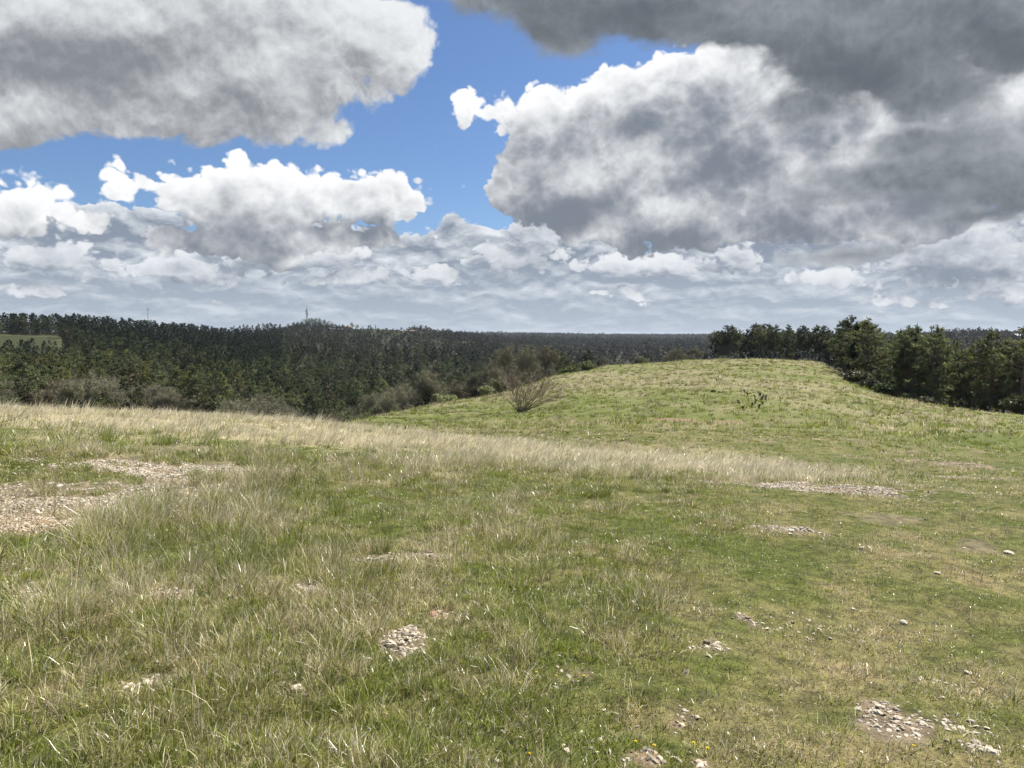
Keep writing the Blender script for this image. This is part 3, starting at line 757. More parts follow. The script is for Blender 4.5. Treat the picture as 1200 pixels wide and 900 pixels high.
def round_tree_parts(H=8., colA=(.05, .075, .022), colB=(.15, .19, .05), dens=1.0, wide=.36, card=.42, per=5, lobes=11):
    tr, cr = Bag(), Bag(); tz = np.linspace(0, 1, 5)
    tr.tube(np.stack([.03 * H * np.sin(tz * 3), 0 * tz, tz * H * .75], 1), np.interp(tz, [0, 1], [.022 * H, .03]), 6, BARK)
    pts = []; tint = []
    for k in range(lobes):
        zc = rng.uniform(.28, .9); rr_ = wide * H * math.sin(math.pi * (zc * .72 + .17)) * rng.uniform(.2, .8); a = rng.uniform(0, 2 * np.pi)
        c = np.array([np.cos(a) * rr_, np.sin(a) * rr_, zc * H]); s = H * rng.uniform(.09, .17)
        u = np.linspace(0, 1, 3)[:, None]; tr.tube(np.array([0, 0, H * .2]) * (1 - u) + c * u, [.012 * H, .008 * H, .01], 3, BARK, False)
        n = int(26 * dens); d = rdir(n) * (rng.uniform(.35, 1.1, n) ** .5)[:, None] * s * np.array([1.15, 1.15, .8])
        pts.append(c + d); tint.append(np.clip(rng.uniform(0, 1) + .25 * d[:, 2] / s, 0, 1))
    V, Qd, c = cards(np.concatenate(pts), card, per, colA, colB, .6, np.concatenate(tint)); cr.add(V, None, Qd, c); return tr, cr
def shrub_parts(H=2.6, colA=(.045, .065, .018), colB=(.15, .18, .05), per=4, twiggy=.5, card=.24):
    st, cr = Bag(), Bag(); tips = []
    for k in range(9):
        a = rng.uniform(0, 2 * np.pi); s = rng.uniform(.1, .9); d = np.array([np.cos(a) * s, np.sin(a) * s, 1.]); d /= np.linalg.norm(d)
        grow(st, np.array([rng.normal(0, .12), rng.normal(0, .12), 0]), d, H * .42, .018 * H, 2, 4, BARK * .9, tips, .08, .6, .15, 5, .008)
    tips = np.array(tips); tips = np.concatenate([tips, tips * rng.uniform(.55, 1.0, (len(tips), 1))])
    tips = tips[tips[:, 2] > .12 * H]
    V, Qd, c = cards(tips, card * H / 2.2, per, colA, colB, .7); cr.add(V, None, Qd, c); return st, cr

def norm_template(mats, names, tr, cr, iv=None):
    (mat_t, mat_c), (tn, cn) = mats, names
    return dict(ivy=iv.mesh('ivy', M_leaf) if iv else None, trunk=tr.mesh(tn, mat_t), crown=cr.mesh(cn, mat_c), tn=tn, cn=cn)
KIND = {}
def kind(key, mk, n, mats, names=("trunk", "crown")):
    KIND[key] = [norm_template(mats, names, *mk()) for _ in range(n)]
kind("pine", lambda: pine_parts(14, rng.uniform(.22, .42), rng.uniform(.20, .27)), 5, (M_bark, M_needle))
kind("pine_full", lambda: pine_parts(13, rng.uniform(.06, .14), rng.uniform(.21, .27), 1.15, (.070, .086, .036), (.20, .215, .085)), 5, (M_bark, M_needle))
kind("pine_yellow", lambda: pine_parts(12, rng.uniform(.1, .2), rng.uniform(.21, .26), 1.1, (.095, .10, .026), (.26, .245, .06)), 2, (M_bark, M_needle))
kind("spire", spire_parts, 2, (M_bark, M_needle))
kind("bare", lambda: bare_parts(9, GREYB * rng.uniform(.75, 1.05)), 5, (M_bark, M_twig))
kind("bare_brown", lambda: bare_parts(9, np.array([.16, .135, .095]), twigcol=(.145, .125, .078), fine=.42), 2, (M_bark, M_twig))
kind("ivy_bare", lambda: bare_parts(9, GREYB * .8, ivy=True), 2, (M_bark, M_twig))
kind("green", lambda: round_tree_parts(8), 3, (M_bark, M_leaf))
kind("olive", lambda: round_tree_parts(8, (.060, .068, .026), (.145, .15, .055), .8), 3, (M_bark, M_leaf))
kind("shrub", lambda: shrub_parts(2.6), 3, (M_bark, M_leaf), ("stems", "leaves"))
kind("shrub_pale", lambda: shrub_parts(2.4, (.12, .15, .05), (.30, .33, .15)), 2, (M_bark, M_leaf), ("stems", "leaves"))
kind("shrub_dull", lambda: shrub_parts(2.6, (.035, .042, .018), (.09, .09, .035), twiggy=.9), 3, (M_bark, M_leaf), ("stems", "leaves"))
NOMH = dict(pine=14, pine_full=13, pine_yellow=12, spire=13, bare=9, bare_brown=9, ivy_bare=9, green=8, olive=8, shrub=2.6, shrub_pale=2.4, shrub_dull=2.6)
WIDE = dict(pine=.42, pine_full=.42, pine_yellow=.42, spire=.16, bare=.8, bare_brown=.8, ivy_bare=.8, green=.6, olive=.6, shrub=1.2, shrub_pale=1.2, shrub_dull=1.2)
BNAME = dict(pine="pine_tree", pine_full="pine_tree", pine_yellow="pine_tree", spire="conifer_tree", bare="bare_tree", bare_brown="bare_tree",
             ivy_bare="bare_tree", green="leafy_tree", olive="leafy_tree", shrub="shrub", shrub_pale="shrub", shrub_dull="shrub")
CATN = dict(pine_tree="pine tree", conifer_tree="conifer", bare_tree="bare tree", leafy_tree="tree", shrub="shrub")
def plant(key, x, y, H, label, group=None, var=None, sink=.12, wide=1.0, rz=None, parts=True):
    t = KIND[key][int(rng.integers(len(KIND[key]))) if var is None else var]
    s = H / NOMH[key]; e = link(BNAME[key], None); e.location = (x, y, float(height(x, y)) - sink)
    w = wide * rng.uniform(.9, 1.12); e.scale = (s * w, s * w, s); e.rotation_euler = (rng.normal(0, .02), rng.normal(0, .02), rng.uniform(0, 6.28) if rz is None else rz)
    tag(e, label, CATN[BNAME[key]], group)
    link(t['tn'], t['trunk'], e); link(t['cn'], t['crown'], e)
    if t['ivy']: link('ivy', t['ivy'], e)
    return e

# ---------------- candidates for the woods: kind, x, y, H, zone
cand = []
def fill(zone_, px0, px1, r0, r1, spacing, pick, hh, edge=True):
    a0, a1 = px_to_az(px0), px_to_az(px1)
    n = int((a1 - a0) * (r1 * r1 - r0 * r0) / 2 / spacing ** 2)
    rr_ = np.sqrt(rng.uniform(r0 * r0, r1 * r1, n)); aa = rng.uniform(a0, a1, n)
    X, Y = rr_ * np.sin(aa), rr_ * np.cos(aa); PX = az_to_px(aa)
    ok = (rr_ > wood_start(PX)) & (field_mask(X, Y) < .3)
    cell = {}
    for x, y, r_, px in zip(X[ok], Y[ok], rr_[ok], PX[ok]):
        k = (int(x // spacing), int(y // spacing))
        if cell.get(k, 0) >= 2: continue
        cell[k] = cell.get(k, 0) + 1
        kd = pick(px, r_, r_ - float(wood_start(px)))
        if kd: cand.append((kd, float(x), float(y), float(hh(kd, px, r_) * (rng.uniform(.82, 1.15) if zone_[0] in 'lhv' else rng.uniform(.9, 1.07))), zone_))
def ch(**kw):
    k = list(kw); p = np.array([kw[q] for q in k], float); return k[int(rng.choice(len(k), p=p / p.sum()))]
def h_left(kd, px, r_):
    return (.62 if px < 88 and 320 < r_ < 470 else 1.) * {'pine': 13.5, 'pine_full': 12, 'pine_yellow': 11, 'spire': 11, 'bare': 8, 'bare_brown': 8, 'ivy_bare': 8.5, 'green': 7.5, 'olive': 7.5, 'shrub': 2.8, 'shrub_pale': 2.6, 'shrub_dull': 3}[kd]
# left valley side
def pick_left(px, r_, e):
    if r_ < 215: return ch(bare=3.2, bare_brown=.5, ivy_bare=.7, shrub=1.6, shrub_dull=2, olive=2.4, green=.9, shrub_pale=.3, pine_full=1.6 if px < 260 else .6)
    if r_ < 300: return ch(pine_full=4, pine_yellow=2.4, bare=1.0, olive=2.0, green=1.4, pine=.8) if px < 260 else ch(bare=3, olive=3, pine_full=1.5, green=1.2, shrub_dull=1.5)
    if r_ < 380: return ch(pine_full=5, pine_yellow=2.0, olive=2.0, green=.8, pine=2.4, bare=.4)
    return ch(pine=10, pine_full=1.2, spire=.35)
fill("left slope", -60, 300, 150, 300, 6.3, pick_left, h_left)
fill("left slope", -60, 330, 300, 470, 6.6, pick_left, h_left)
fill("left ridge", -60, 330, 470, 760, 6.4, lambda px, r_, e: ch(pine=12, spire=.3), h_left)
fill("left ridge", -60, 95, 636, 672, 4.2, lambda px, r_, e: ch(pine_full=4, olive=2, pine=2), lambda kd, px, r_: 9.)
fill("left ridge", 200, 330, 700, 1080, 7.5, lambda px, r_, e: ch(pine=12, spire=.3), h_left)
fill("left ridge", 318, 450, 760, 1140, 8.5, lambda px, r_, e: ch(pine=12, olive=1) if vnoise(np.array([px / 14.]), np.array([r_ / 90.]), 5)[0] > .15 + (px - 320) / 190 else None, lambda kd, px, r_: 9.)
# valley below the rounded hill
def pick_mid(px, r_, e):
    if e < 22: return ch(shrub=2.5, shrub_dull=3, shrub_pale=1.3, bare=1.6, olive=1.2, bare_brown=.5)
    if e < 90: return ch(bare=5, bare_brown=2, ivy_bare=1.1, olive=2, green=.8, shrub_dull=1.2)
    return ch(bare=3, olive=3, pine_full=2.4, green=.6, pine=1.6)
fill("hill foot", 300, 660, 96, 330, 5.6, pick_mid, lambda kd, px, r_: h_left(kd, px, r_) * (1.05 if r_ > 130 else .8))
fill("valley", 330, 700, 330, 640, 7.2, lambda px, r_, e: ch(pine_full=3, pine=3, olive=2.5, bare=2.2, green=.5) if px < 480 else ch(olive=2, bare=4, pine=2.0, pine_full=1), h_left)
fill("hill foot", 650, 840, 215, 330, 6.0, lambda px, r_, e: ch(bare=3, olive=1.6, shrub_dull=2, shrub=.9, pine=.5) if e < 60 else ch(bare=3, olive=2, pine=2), lambda kd, px, r_: h_left(kd, px, r_) * .62)
# pines behind the crest and the stand on the right
fill("crest pines", 836, 1000, 254, 305, 4.2, lambda px, r_, e: ch(pine=10, pine_full=1.5, bare=.5), lambda kd, px, r_: {'bare': 6.5}.get(kd, 12.0))
def h_right(kd, px, r_):
    return {'pine': 14.5, 'pine_full': 14.2, 'pine_yellow': 13.3, 'spire': 15, 'bare': 8, 'shrub_dull': 2.6, 'shrub': 2.4}.get(kd, 9) * float(np.interp(px, [985, 1060, 1130, 1250], [1.02, .95, .86, .84]))
fill("right stand", 990, 1235, 118, 250, 4.0, lambda px, r_, e: ch(shrub_dull=2, pine_full=5, shrub=.6, bare=.3) if e < 7 else ch(pine_full=9, pine=2.5, pine_yellow=1.5, spire=.35, bare=.35), h_right)

# ---------------- which of them show: front to back against a coarse depth picture
GW, GH = 600, 450
occ = np.zeros((GH, GW), bool)
ccols = np.arange(GW); _azs = px_to_az(ccols * 2 + 1)
cand.sort(key=lambda c: math.hypot(c[1], c[2]))
def to_pix(x, y, z):
    cp, sp = math.cos(PITCH), math.sin(PITCH); zz = z - EYE; dep = y * cp - zz * sp; v = y * sp + zz * cp
    return 600 + FPX * x / dep, 450 - FPX * v / dep
hr = np.exp(np.linspace(math.log(3), math.log(4000), 900)); Xh = np.sin(_azs)[:, None] * hr; Yh = np.cos(_azs)[:, None] * hr
_, PYh = to_pix(Xh, Yh, height(Xh, Yh) + .12); PYh = np.minimum.accumulate(PYh, 1)     # running skyline of the ground
vis = []
for c in cand:
    kd, x, y, H, z_ = c; r_ = math.hypot(x, y); z0 = float(height(x, y))
    px, pb = to_pix(x, y, z0); _, pt = to_pix(x, y, z0 + H); hw = WIDE[kd] * H * .5 * FPX / r_
    if px + hw < 0 or px - hw > 1200: vis.append(0.); continue
    c0, c1 = max(0, int((px - hw * .6) / 2)), min(GW - 1, int((px + hw * .6) / 2)); 
    if c1 < c0: vis.append(0.); continue
    k = min(len(hr) - 1, int(np.searchsorted(hr, r_))); sky_ = PYh[(c0 + c1) // 2, max(k - 2, 0)]
    pb2 = min(pb, sky_); rr0, rr1 = int(pt / 2), int(pb2 / 2)
    if rr1 <= rr0: vis.append(0. if pb2 - pt < .8 else .5); continue
    sub = occ[rr0:rr1, c0:c1 + 1]; tot = max(1, (pb - pt) / 2 * (c1 - c0 + 1)); v = (~sub).sum() / tot
    vis.append(float(v) * ((pb - pt) * hw))
    if 'shrub' in kd or 'bare' not in kd or True:
        i0 = rr0 + int((rr1 - rr0) * .12); m0 = c0 + (c1 - c0) // 6; occ[i0:rr1, m0:c1 + 1 - (c1 - c0) // 6] = True
vis = np.array(vis)
LAB = {
 ("pine_tree", "left slope"): "bushy green pine on the lower slope of the wooded left valley side",
 ("pine_tree", "left ridge"): "dark pine tree in the dense wood climbing to the ridge on the left",
 ("pine_tree", "hill foot"): "small pine among bare trees in the valley behind the grassy hill",
 ("pine_tree", "valley"): "dark pine deep in the wooded valley below the far ridge",
 ("pine_tree", "crest pines"): "tall dark pine tree in the row standing along the crest of the grassy hill",
 ("pine_tree", "right stand"): "green pine tree in the dense stand at the right edge of the grassy hill",
 ("conifer_tree", "left slope"): "narrow dark conifer on the lower wooded slope on the left",
 ("conifer_tree", "left ridge"): "narrow dark conifer pointing out of the pine wood on the left ridge",
 ("conifer_tree", "right stand"): "narrow dark conifer rising inside the pine stand on the right",
 ("bare_tree", "left slope"): "bare grey branching tree above the pale grass on the left wooded slope",
 ("bare_tree", "hill foot"): "bare brown grey tree rising behind the shoulder of the grassy hill",
 ("bare_tree", "valley"): "bare tree among the pines deep in the wooded valley",
 ("bare_tree", "crest pines"): "small bare tree between the tall pines on the hill crest",
 ("bare_tree", "right stand"): "small bare tree inside the pine stand on the right",
 ("leafy_tree", "left slope"): "olive green round tree on the lower wooded slope on the left",
 ("leafy_tree", "hill foot"): "olive green round tree in the valley just behind the grassy hill",
 ("leafy_tree", "valley"): "dull green round tree deep in the wooded valley",
 ("shrub", "left slope"): "low leafy shrub at the foot of the left wood just above the pale grass",
 ("shrub", "hill foot"): "leafy shrub along the wood edge behind the shoulder of the grassy hill",
 ("shrub", "right stand"): "low shrub at the foot of the pine stand on the right",
}
GRP = {"left slope": "on the left slope", "left ridge": "on the left ridge", "hill foot": "behind the grassy hill", "valley": "in the valley", "crest pines": "along the hill crest", "right stand": "in the stand on the right"}
PLUR = dict(pine_tree="pines", conifer_tree="narrow conifers", bare_tree="bare trees", leafy_tree="round trees", shrub="shrubs")
order = np.argsort(-vis); used = {}; things = []; rest = []
for i in order:
    kd, x, y, H, z_ = cand[i]; b_ = BNAME[kd]; 
    lim = 300
    if vis[i] > 9 and used.get(b_, 0) < lim and (b_, z_) in LAB: used[b_] = used.get(b_, 0) + 1; things.append(i)
    elif vis[i] > .02 or (z_ == 'left ridge' and 600 < math.hypot(x, y) < 720 and x < -.6 * y): rest.append(i)
ORD = "first second third fourth fifth sixth seventh eighth ninth tenth eleventh twelfth thirteenth fourteenth fifteenth sixteenth seventeenth eighteenth nineteenth twentieth".split()
def ordinal(k):
    if k < 20: return ORD[k]
    t = (k + 1) // 10; u = (k + 1) % 10; tens = {2: "twenty", 3: "thirty", 4: "forty", 5: "fifty"}[t]
    return tens + "-" + ORD[u - 1] if u else {3: "thirtieth", 4: "fortieth", 5: "fiftieth"}[t]
LOOK = dict(pine="dark pine", pine_full="bushy green pine", pine_yellow="yellowish pine tree", spire="narrow dark conifer", bare="grey leafless tree", bare_brown="brown leafless tree",
            ivy_bare="ivy-clad bare tree", green="fresh green tree", olive="olive round tree", shrub="green leafy shrub", shrub_pale="pale leafy shrub", shrub_dull="dull brownish shrub")
def spot(px, r_, z_):
    if z_ == "left slope":
        side = "under the green field" if px < 85 else "below the thin mast" if px < 205 else "left of the valley dip"
        return ("at the wood's foot " if r_ < 215 else "halfway up the left slope " if r_ < 330 else "high on the left slope ") + side
    if z_ == "left ridge": return "on the left ridge " + ("beside the green field" if px < 100 else "near the thin mast" if px < 230 else "left of the knoll")
    if z_ == "hill foot": return "behind the hill " + ("where the slopes meet" if px < 430 else "below the ridge field" if px < 530 else "beside the large brown tree" if px < 640 else "right of the lone bush") + (", front row" if r_ < 170 else ", further back")
    if z_ == "valley": return "deep in the wooded valley " + ("below the knoll" if px < 430 else "below the ridge field" if px < 540 else "right of the ridge")
    return ""
rows = {}
for i in things:
    kd, x, y, H, z_ = cand[i]; rows.setdefault((z_, LOOK[kd]) if z_ in ("crest pines", "right stand") else (z_, LOOK[kd], spot(float(az_to_px(math.atan2(x, y))), math.hypot(x, y), z_)), []).append(i)
for key, ids in rows.items():
    ids.sort(key=lambda i: cand[i][1] / cand[i][2])
    for n_, i in enumerate(ids):
        kd, x, y, H, z_ = cand[i]; b_ = BNAME[kd]
        where = {"crest pines": "in the row along the hill crest", "right stand": "in the dense stand on the right"}.get(z_) or key[2]
        lab = LOOK[kd] + " " + where if len(ids) == 1 else "%s from left, %s %s" % (ordinal(n_), LOOK[kd], where) if len(ids) <= 30 or len(key) == 2 else LOOK[kd] + " " + where
        plant(kd, x, y, H, lab, PLUR[b_] + " " + GRP[z_])

# ---------------- the rest of the woods, one mesh for each kind of growth
def light_pine(H, a, b_, n=34, low=.25, wid=.20, per=5):
    z = rng.uniform(low, 1, n) ** .9; w = wid * H * np.sin(np.pi * np.clip((z - low) / (1 - low) * .8 + .17, 0, 1)) * np.sqrt(rng.uniform(.1, 1, n)); t = rng.uniform(0, 2 * np.pi, n)
    P = np.stack([np.cos(t) * w, np.sin(t) * w, z * H], 1); return spray(P, .085 * H, per, a, b_, .28, .35)
def merged_wood(name, label, items, maker, mat):
    if not items: return
    Vs, Ts, Cs = [], [], []; n0 = 0; tmpl = {}
    for (kd, x, y, H) in items:
        key = (kd, int(rng.integers(5)))
        if key not in tmpl: tmpl[key] = maker(kd)
        V, T, c = tmpl[key]; a = rng.uniform(0, 6.28); ca, sa = math.cos(a), math.sin(a); V2 = V * H
        V2 = np.stack([V2[:, 0] * ca - V2[:, 1] * sa + x, V2[:, 0] * sa + V2[:, 1] * ca + y, V2[:, 2]], 1); Vs.append(V2); Ts.append(T + n0); n0 += len(V)
        Cs.append(c * rng.uniform(.75, 1.25) * np.array([rng.uniform(.92, 1.1), 1, rng.uniform(.9, 1.05)]))
    hz = np.repeat(height(np.array([i[1] for i in items]), np.array([i[2] for i in items])), [len(v) for v in Vs])
    V = np.concatenate(Vs); V[:, 2] += hz - .3
    me = make_mesh(name, V, np.concatenate(Ts), mat, np.concatenate(Cs)); tag(link(name, me), label, "wood", kind="stuff")
def mk_rest(kd):
    c = {'pine': ((.014, .022, .011), (.033, .045, .019)), 'pine_full': ((.052, .068, .028), (.15, .165, .06)), 'pine_yellow': ((.09, .095, .025), (.24, .22, .055)), 'spire': ((.013, .026, .012), (.025, .045, .018)),  # dark pine tone lowered further, painting in cloud shadow over the wood
         'bare': ((.12, .108, .075), (.21, .19, .14)), 'bare_brown': ((.12, .09, .06), (.18, .135, .09)), 'ivy_bare': ((.08, .075, .055), (.14, .13, .09)),
         'green': ((.04, .06, .018), (.10, .13, .035)), 'olive': ((.04, .048, .018), (.095, .10, .035)), 'shrub': ((.045, .065, .018), (.15, .18, .05)), 'shrub_pale': ((.12, .15, .05), (.3, .33, .15)), 'shrub_dull': ((.035, .042, .018), (.09, .09, .035))}[kd]
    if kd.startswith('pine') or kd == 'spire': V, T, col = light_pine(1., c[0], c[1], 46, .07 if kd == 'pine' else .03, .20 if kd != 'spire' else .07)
    elif 'bare' in kd:
        V, T, col = light_pine(1., c[0], c[1], 60, .18, .36, 4)
        n = len(T); k = np.arange(n); P = V.reshape(-1, 3, 3); m = P[:, :2].mean(1, keepdims=True); P[:, :2] = m + (P[:, :2] - m) * .35; V = P.reshape(-1, 3)
    else: V, T, col = light_pine(1., c[0], c[1], 44, .12, .34 if 'shrub' not in kd else .5)
    return V, T, col
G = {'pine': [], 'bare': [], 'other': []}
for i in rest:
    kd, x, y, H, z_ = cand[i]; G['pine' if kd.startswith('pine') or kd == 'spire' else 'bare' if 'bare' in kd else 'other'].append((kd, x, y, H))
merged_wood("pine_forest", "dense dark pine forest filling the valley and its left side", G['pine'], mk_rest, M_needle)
merged_wood("bare_woods", "leafless grey brown wood in the valley bottom", G['bare'], mk_rest, M_twig)
merged_wood("valley_undergrowth", "dull green undergrowth and small trees between the larger trees", G['other'], mk_rest, M_leaf)

# ---------------- far hills: wood seen as one mass
def far_wood(name, label, px0, px1, r0, r1, spacing, cols, hh, mat, n=9, per=4):
    a0, a1 = px_to_az(px0), px_to_az(px1); m = int((a1 - a0) * (r1 * r1 - r0 * r0) / 2 / spacing ** 2)
    rr_ = np.sqrt(rng.uniform(r0 * r0, r1 * r1, m)); aa = rng.uniform(a0, a1, m); X, Y = rr_ * np.sin(aa), rr_ * np.cos(aa)
    ok = (field_mask(X, Y) < .3); X, Y, rr_, aa = X[ok], Y[ok], rr_[ok], aa[ok]; Z = height(X, Y)
    px, py = to_pix(X, Y, Z + hh * 1.2); k = np.clip(np.searchsorted(hr, rr_) - 3, 0, len(hr) - 1); ci = np.clip((px / 2).astype(int), 0, GW - 1)
    ok = py < PYh[ci, k] + 1; X, Y, Z, rr_ = X[ok], Y[ok], Z[ok], rr_[ok]; m = len(X)
    H = hh * rng.lognormal(0, .2, m); w = H * .38
    t = rng.uniform(0, 2 * np.pi, (m, n)); z = rng.uniform(.25, 1, (m, n)); q = np.sqrt(rng.uniform(0, 1, (m, n))) * np.sin(np.pi * np.clip(z * .85 + .1, 0, 1))
    P = np.stack([X[:, None] + np.cos(t) * q * w[:, None], Y[:, None] + np.sin(t) * q * w[:, None], Z[:, None] + z * H[:, None] - .3], -1).reshape(-1, 3)
    S = np.repeat(H * .21, n)
    mixn = fbm(X, Y, .006, 3, 71); sel = (mixn + rng.normal(0, .12, m) > .5).astype(int); cc = np.array(cols)[sel] * rng.uniform(.85, 1.15, (m, 1)) * (.6 + .8 * fbm(X, Y, .02, 3, 77))[:, None]
    V, T, _ = spray(P, S, per, (1, 1, 1), (1, 1, 1), .34, .2); col = np.repeat(cc, n * per * 3, 0)
    me = make_mesh(name, V, T, mat, col); tag(link(name, me), label, "wood", kind="stuff"); return m
nf = far_wood("hillside_scrub", "dark brown green scrub and small trees on the long hillside below the ridge with the mast", 290, 640, 560, 1420, 9, [(.022, .031, .015), (.056, .055, .030)], 6.5, M_needle, 9, 5)
nf2 = far_wood("far_forest", "bluish dark forest covering the far hills in the middle", 520, 1000, 620, 2400, 13, [(.020, .026, .017), (.036, .035, .026)], 9, M_needle, 8, 5)
nf3 = far_wood("horizon_forest", "faint bluish forest on the most distant hills along the horizon", 500, 1010, 2400, 5200, 30, [(.020, .026, .017), (.036, .035, .026)], 12, M_needle, 8, 5)
nf4 = far_wood("forested_ridge", "leafless brown forest on the ridge behind the right pine stand", 960, 1300, 520, 1620, 10, [(.042, .044, .028), (.070, .062, .044)], 9, M_needle, 9, 5)
print("WOODS", len(cand), "things", len(things), used, "rest", len(rest), "far", nf, nf2, nf3, nf4)

# ------------------------------------------------------------------ single trees and shrubs that the view picks out
def place(px, r_):
    a = float(px_to_az(px)); return r_ * math.sin(a), r_ * math.cos(a)
def lone_bush():
    """many-stemmed leafless bush, fan of thin stems from one stool"""
    st, tw, bs = Bag(), Bag(), Bag(); tips = []
    for k in range(34):
        a = rng.uniform(0, 2 * np.pi); s = rng.uniform(.15, 1.5); d = np.array([np.cos(a) * s, np.sin(a) * s, 1.]); d /= np.linalg.norm(d)
        grow(st, np.array([rng.normal(0, .16), rng.normal(0, .16), 0]), d, rng.uniform(1.6, 2.3), .036, 2, 5, np.array([.23, .18, .13]), tips, .015, .34, .10, 6, .008, (2, 4))
    tips = np.array(tips); tips = tips[tips[:, 2] > .3]
    V, T, c = spray(tips, .42, 2, (.20, .16, .11), (.34, .28, .20), .020, .6); tw.add(V, T, None, c)
    q = np.stack([rng.normal(0, .30, 90), rng.normal(0, .30, 90), rng.uniform(.02, .55, 90)], 1)
    V, Qd, c = cards(q, .16, 4, (.03, .04, .015), (.08, .09, .03)); bs.add(V, None, Qd, c)
    return st, tw, bs
x, y = place(611, 66); e = link("bare_bush", None); e.scale = (1.12, 1.12, .84); e.location = (x, y, float(height(x, y)) - .05)
tag(e, "lone leafless brown bush with many thin stems standing on the near side of the hill", "bush")
st, tw, bs = lone_bush(); link("stems", st.mesh("stems", M_bark), e); link("twigs", tw.mesh("twigs", M_twig), e); link("low_leaves", bs.mesh("low_leaves", M_leaf), e)

def single(key, px, r_, H, label, wide=1., var=0, group=None):
    x, y = place(px, r_); return plant(key, x, y, H, label, group, var, wide=wide)
single("bare", 600, 148, 10.5, "large brown leafless tree with a broad crown directly behind the lone bare bush", 1.0, 0)
single("bare", 566, 150, 8.5, "smaller leafless tree just left of the large brown one behind the lone bush", .9, 1)
single("shrub", 668, 178, 2.9, "round yellow green shrub behind the brow, right of the lone bush", 1.3, 0)
single("shrub", 689, 200, 3.3, "widest yellow green shrub showing above the brow of the grassy hill", 1.5, 1)
single("shrub", 585, 128, 2.8, "light green shrub at the brow just left of the lone bare bush", 1.35, 2)
single("shrub_pale", 572, 124, 2.2, "pale flowering shrub beside the light green one left of the lone bush", 1.2, 0)
single("shrub_pale", 520, 119, 2.4, "pale whitish shrub at the wood edge behind the shoulder of the hill", 1.2, 1)
single("ivy_bare", 500, 128, 8.2, "leafless tree with an ivy covered dark trunk behind the shoulder of the hill", .9, 0)
single("ivy_bare", 478, 134, 8.0, "leafless tree with dark ivy clad trunk, second from the ivy tree by the pale shrub", .8, 1)
single("green", 423, 150, 6.5, "fresh green round tree in the valley above the dull shrubs", 1.0, 0)
single("pine_full", 748, 240, 5.2, "small dark pine standing alone behind the brow of the grassy hill", .9, 0)
single("shrub", 773, 250, 3.0, "yellowish shrub behind the brow, right of the small lone pine", 1., 2)
single("shrub", 809, 262, 3.0, "light green shrub behind the brow nearest the row of tall pines", 1., 1)
single("ivy_bare", 152, 185, 8.6, "gnarled grey tree with spreading bare crown and dark trunk above the pale grass", 1.05, 0)
single("bare", 131, 183, 8.0, "pale grey bare tree touching the gnarled dark trunked tree on its left side", 1.05, 2)
single("shrub_pale", 186, 180, 2.6, "pale green shrub just above the dry grass right of the gnarled grey tree", 1.3, 0)
single("shrub", 62, 178, 3.4, "yellow green shrub in front of the grey trees at the far left", 1.3, 1)
single("pine_yellow", 212, 300, 10., "yellowish green pine on the left wooded slope", 1., 0)
single("spire", 1003, 168, 11.8, "dark narrow conifer at the left end of the right stand above the shrubs", 1.25, 0)
single("spire", 1079, 158, 12.5, "dark ivy like spire in the front of the right pine stand, middle one of three", .8, 1)
single("spire", 1156, 140, 11.5, "dark ivy like spire in the right pine stand nearest the right edge", .8, 0)
single("pine_full", 992, 170, 9.5, "low dark pine branching to the ground at the hill end of the right stand", 1.15, 1)
single("pine_yellow", 1125, 176, 14.8, "golden green pine in the right stand, the most yellow of them", 1.0, 1)
single("shrub_dull", 1004, 146, 2.8, "dull brown green shrub under the dark conifer at the end of the right stand", 1.5, 0)
single("shrub_dull", 1021, 142, 2.2, "smaller dull shrub right of the one under the dark conifer", 1.4, 1)
single("shrub", 1040, 136, 2.4, "bright olive shrub at the foot of the right pine stand", 1.5, 0)
single("shrub", 1066, 130, 1.6, "low spreading green shrub at the foot of the right pine stand", 1.8, 2)
single("shrub_dull", 1085, 126, 1.5, "lowest green brown shrub between the olive shrub and the dark spire", 1.8, 2)
single("shrub_dull", 1196, 106, 2.6, "brown twiggy shrub at the right edge of the picture below the pines", 1.2, 1)
# skyline trees round the mast
for px, h_, w, lab in ((398, 9, 2.4, "short dark tree left of the pair of trees on the ridge field"), (403, 7, 2, "tiny dark cypress like tree on the ridge beside the pale house"), (413, 13, 1, "dark round clump of a tree standing on the ridge field"),
                       (419, 9, 1, "low dark tree joined to the round clump on the ridge"), (434, 9, 2.4, "single narrow tree on the bare ridge field, left of two"), (440, 8.5, 2.4, "single narrow tree on the bare ridge field, right of two"),
                       (486, 12, 1, "dark tree at the left end of the ridge clump beyond the field"), (493, 14, 1, "tallest tree of the ridge clump beyond the field"), (501, 12, 1, "round tree in the ridge clump beyond the field"), (471, 7, 1.2, "very small tree on the ridge beside the field")):
    key = "spire" if w > 1.5 else "olive"; single(key, px, 1335 if px < 460 else 1330, h_, lab, 1., 0)
for i, px in enumerate((338, 344, 349, 354, 358, 362.5, 366, 370, 375, 380, 385, 389)):
    single(("pine", "olive", "pine_full")[i % 3], px, 1320 + 9 * (i % 4), 11 + 6.5 * math.exp(-((px - 371) / 14) ** 2), "dark tree of the wooded knoll round the tall mast, %s from the left" % ordinal(i), 1.05, i % 3, "trees on the knoll round the mast")

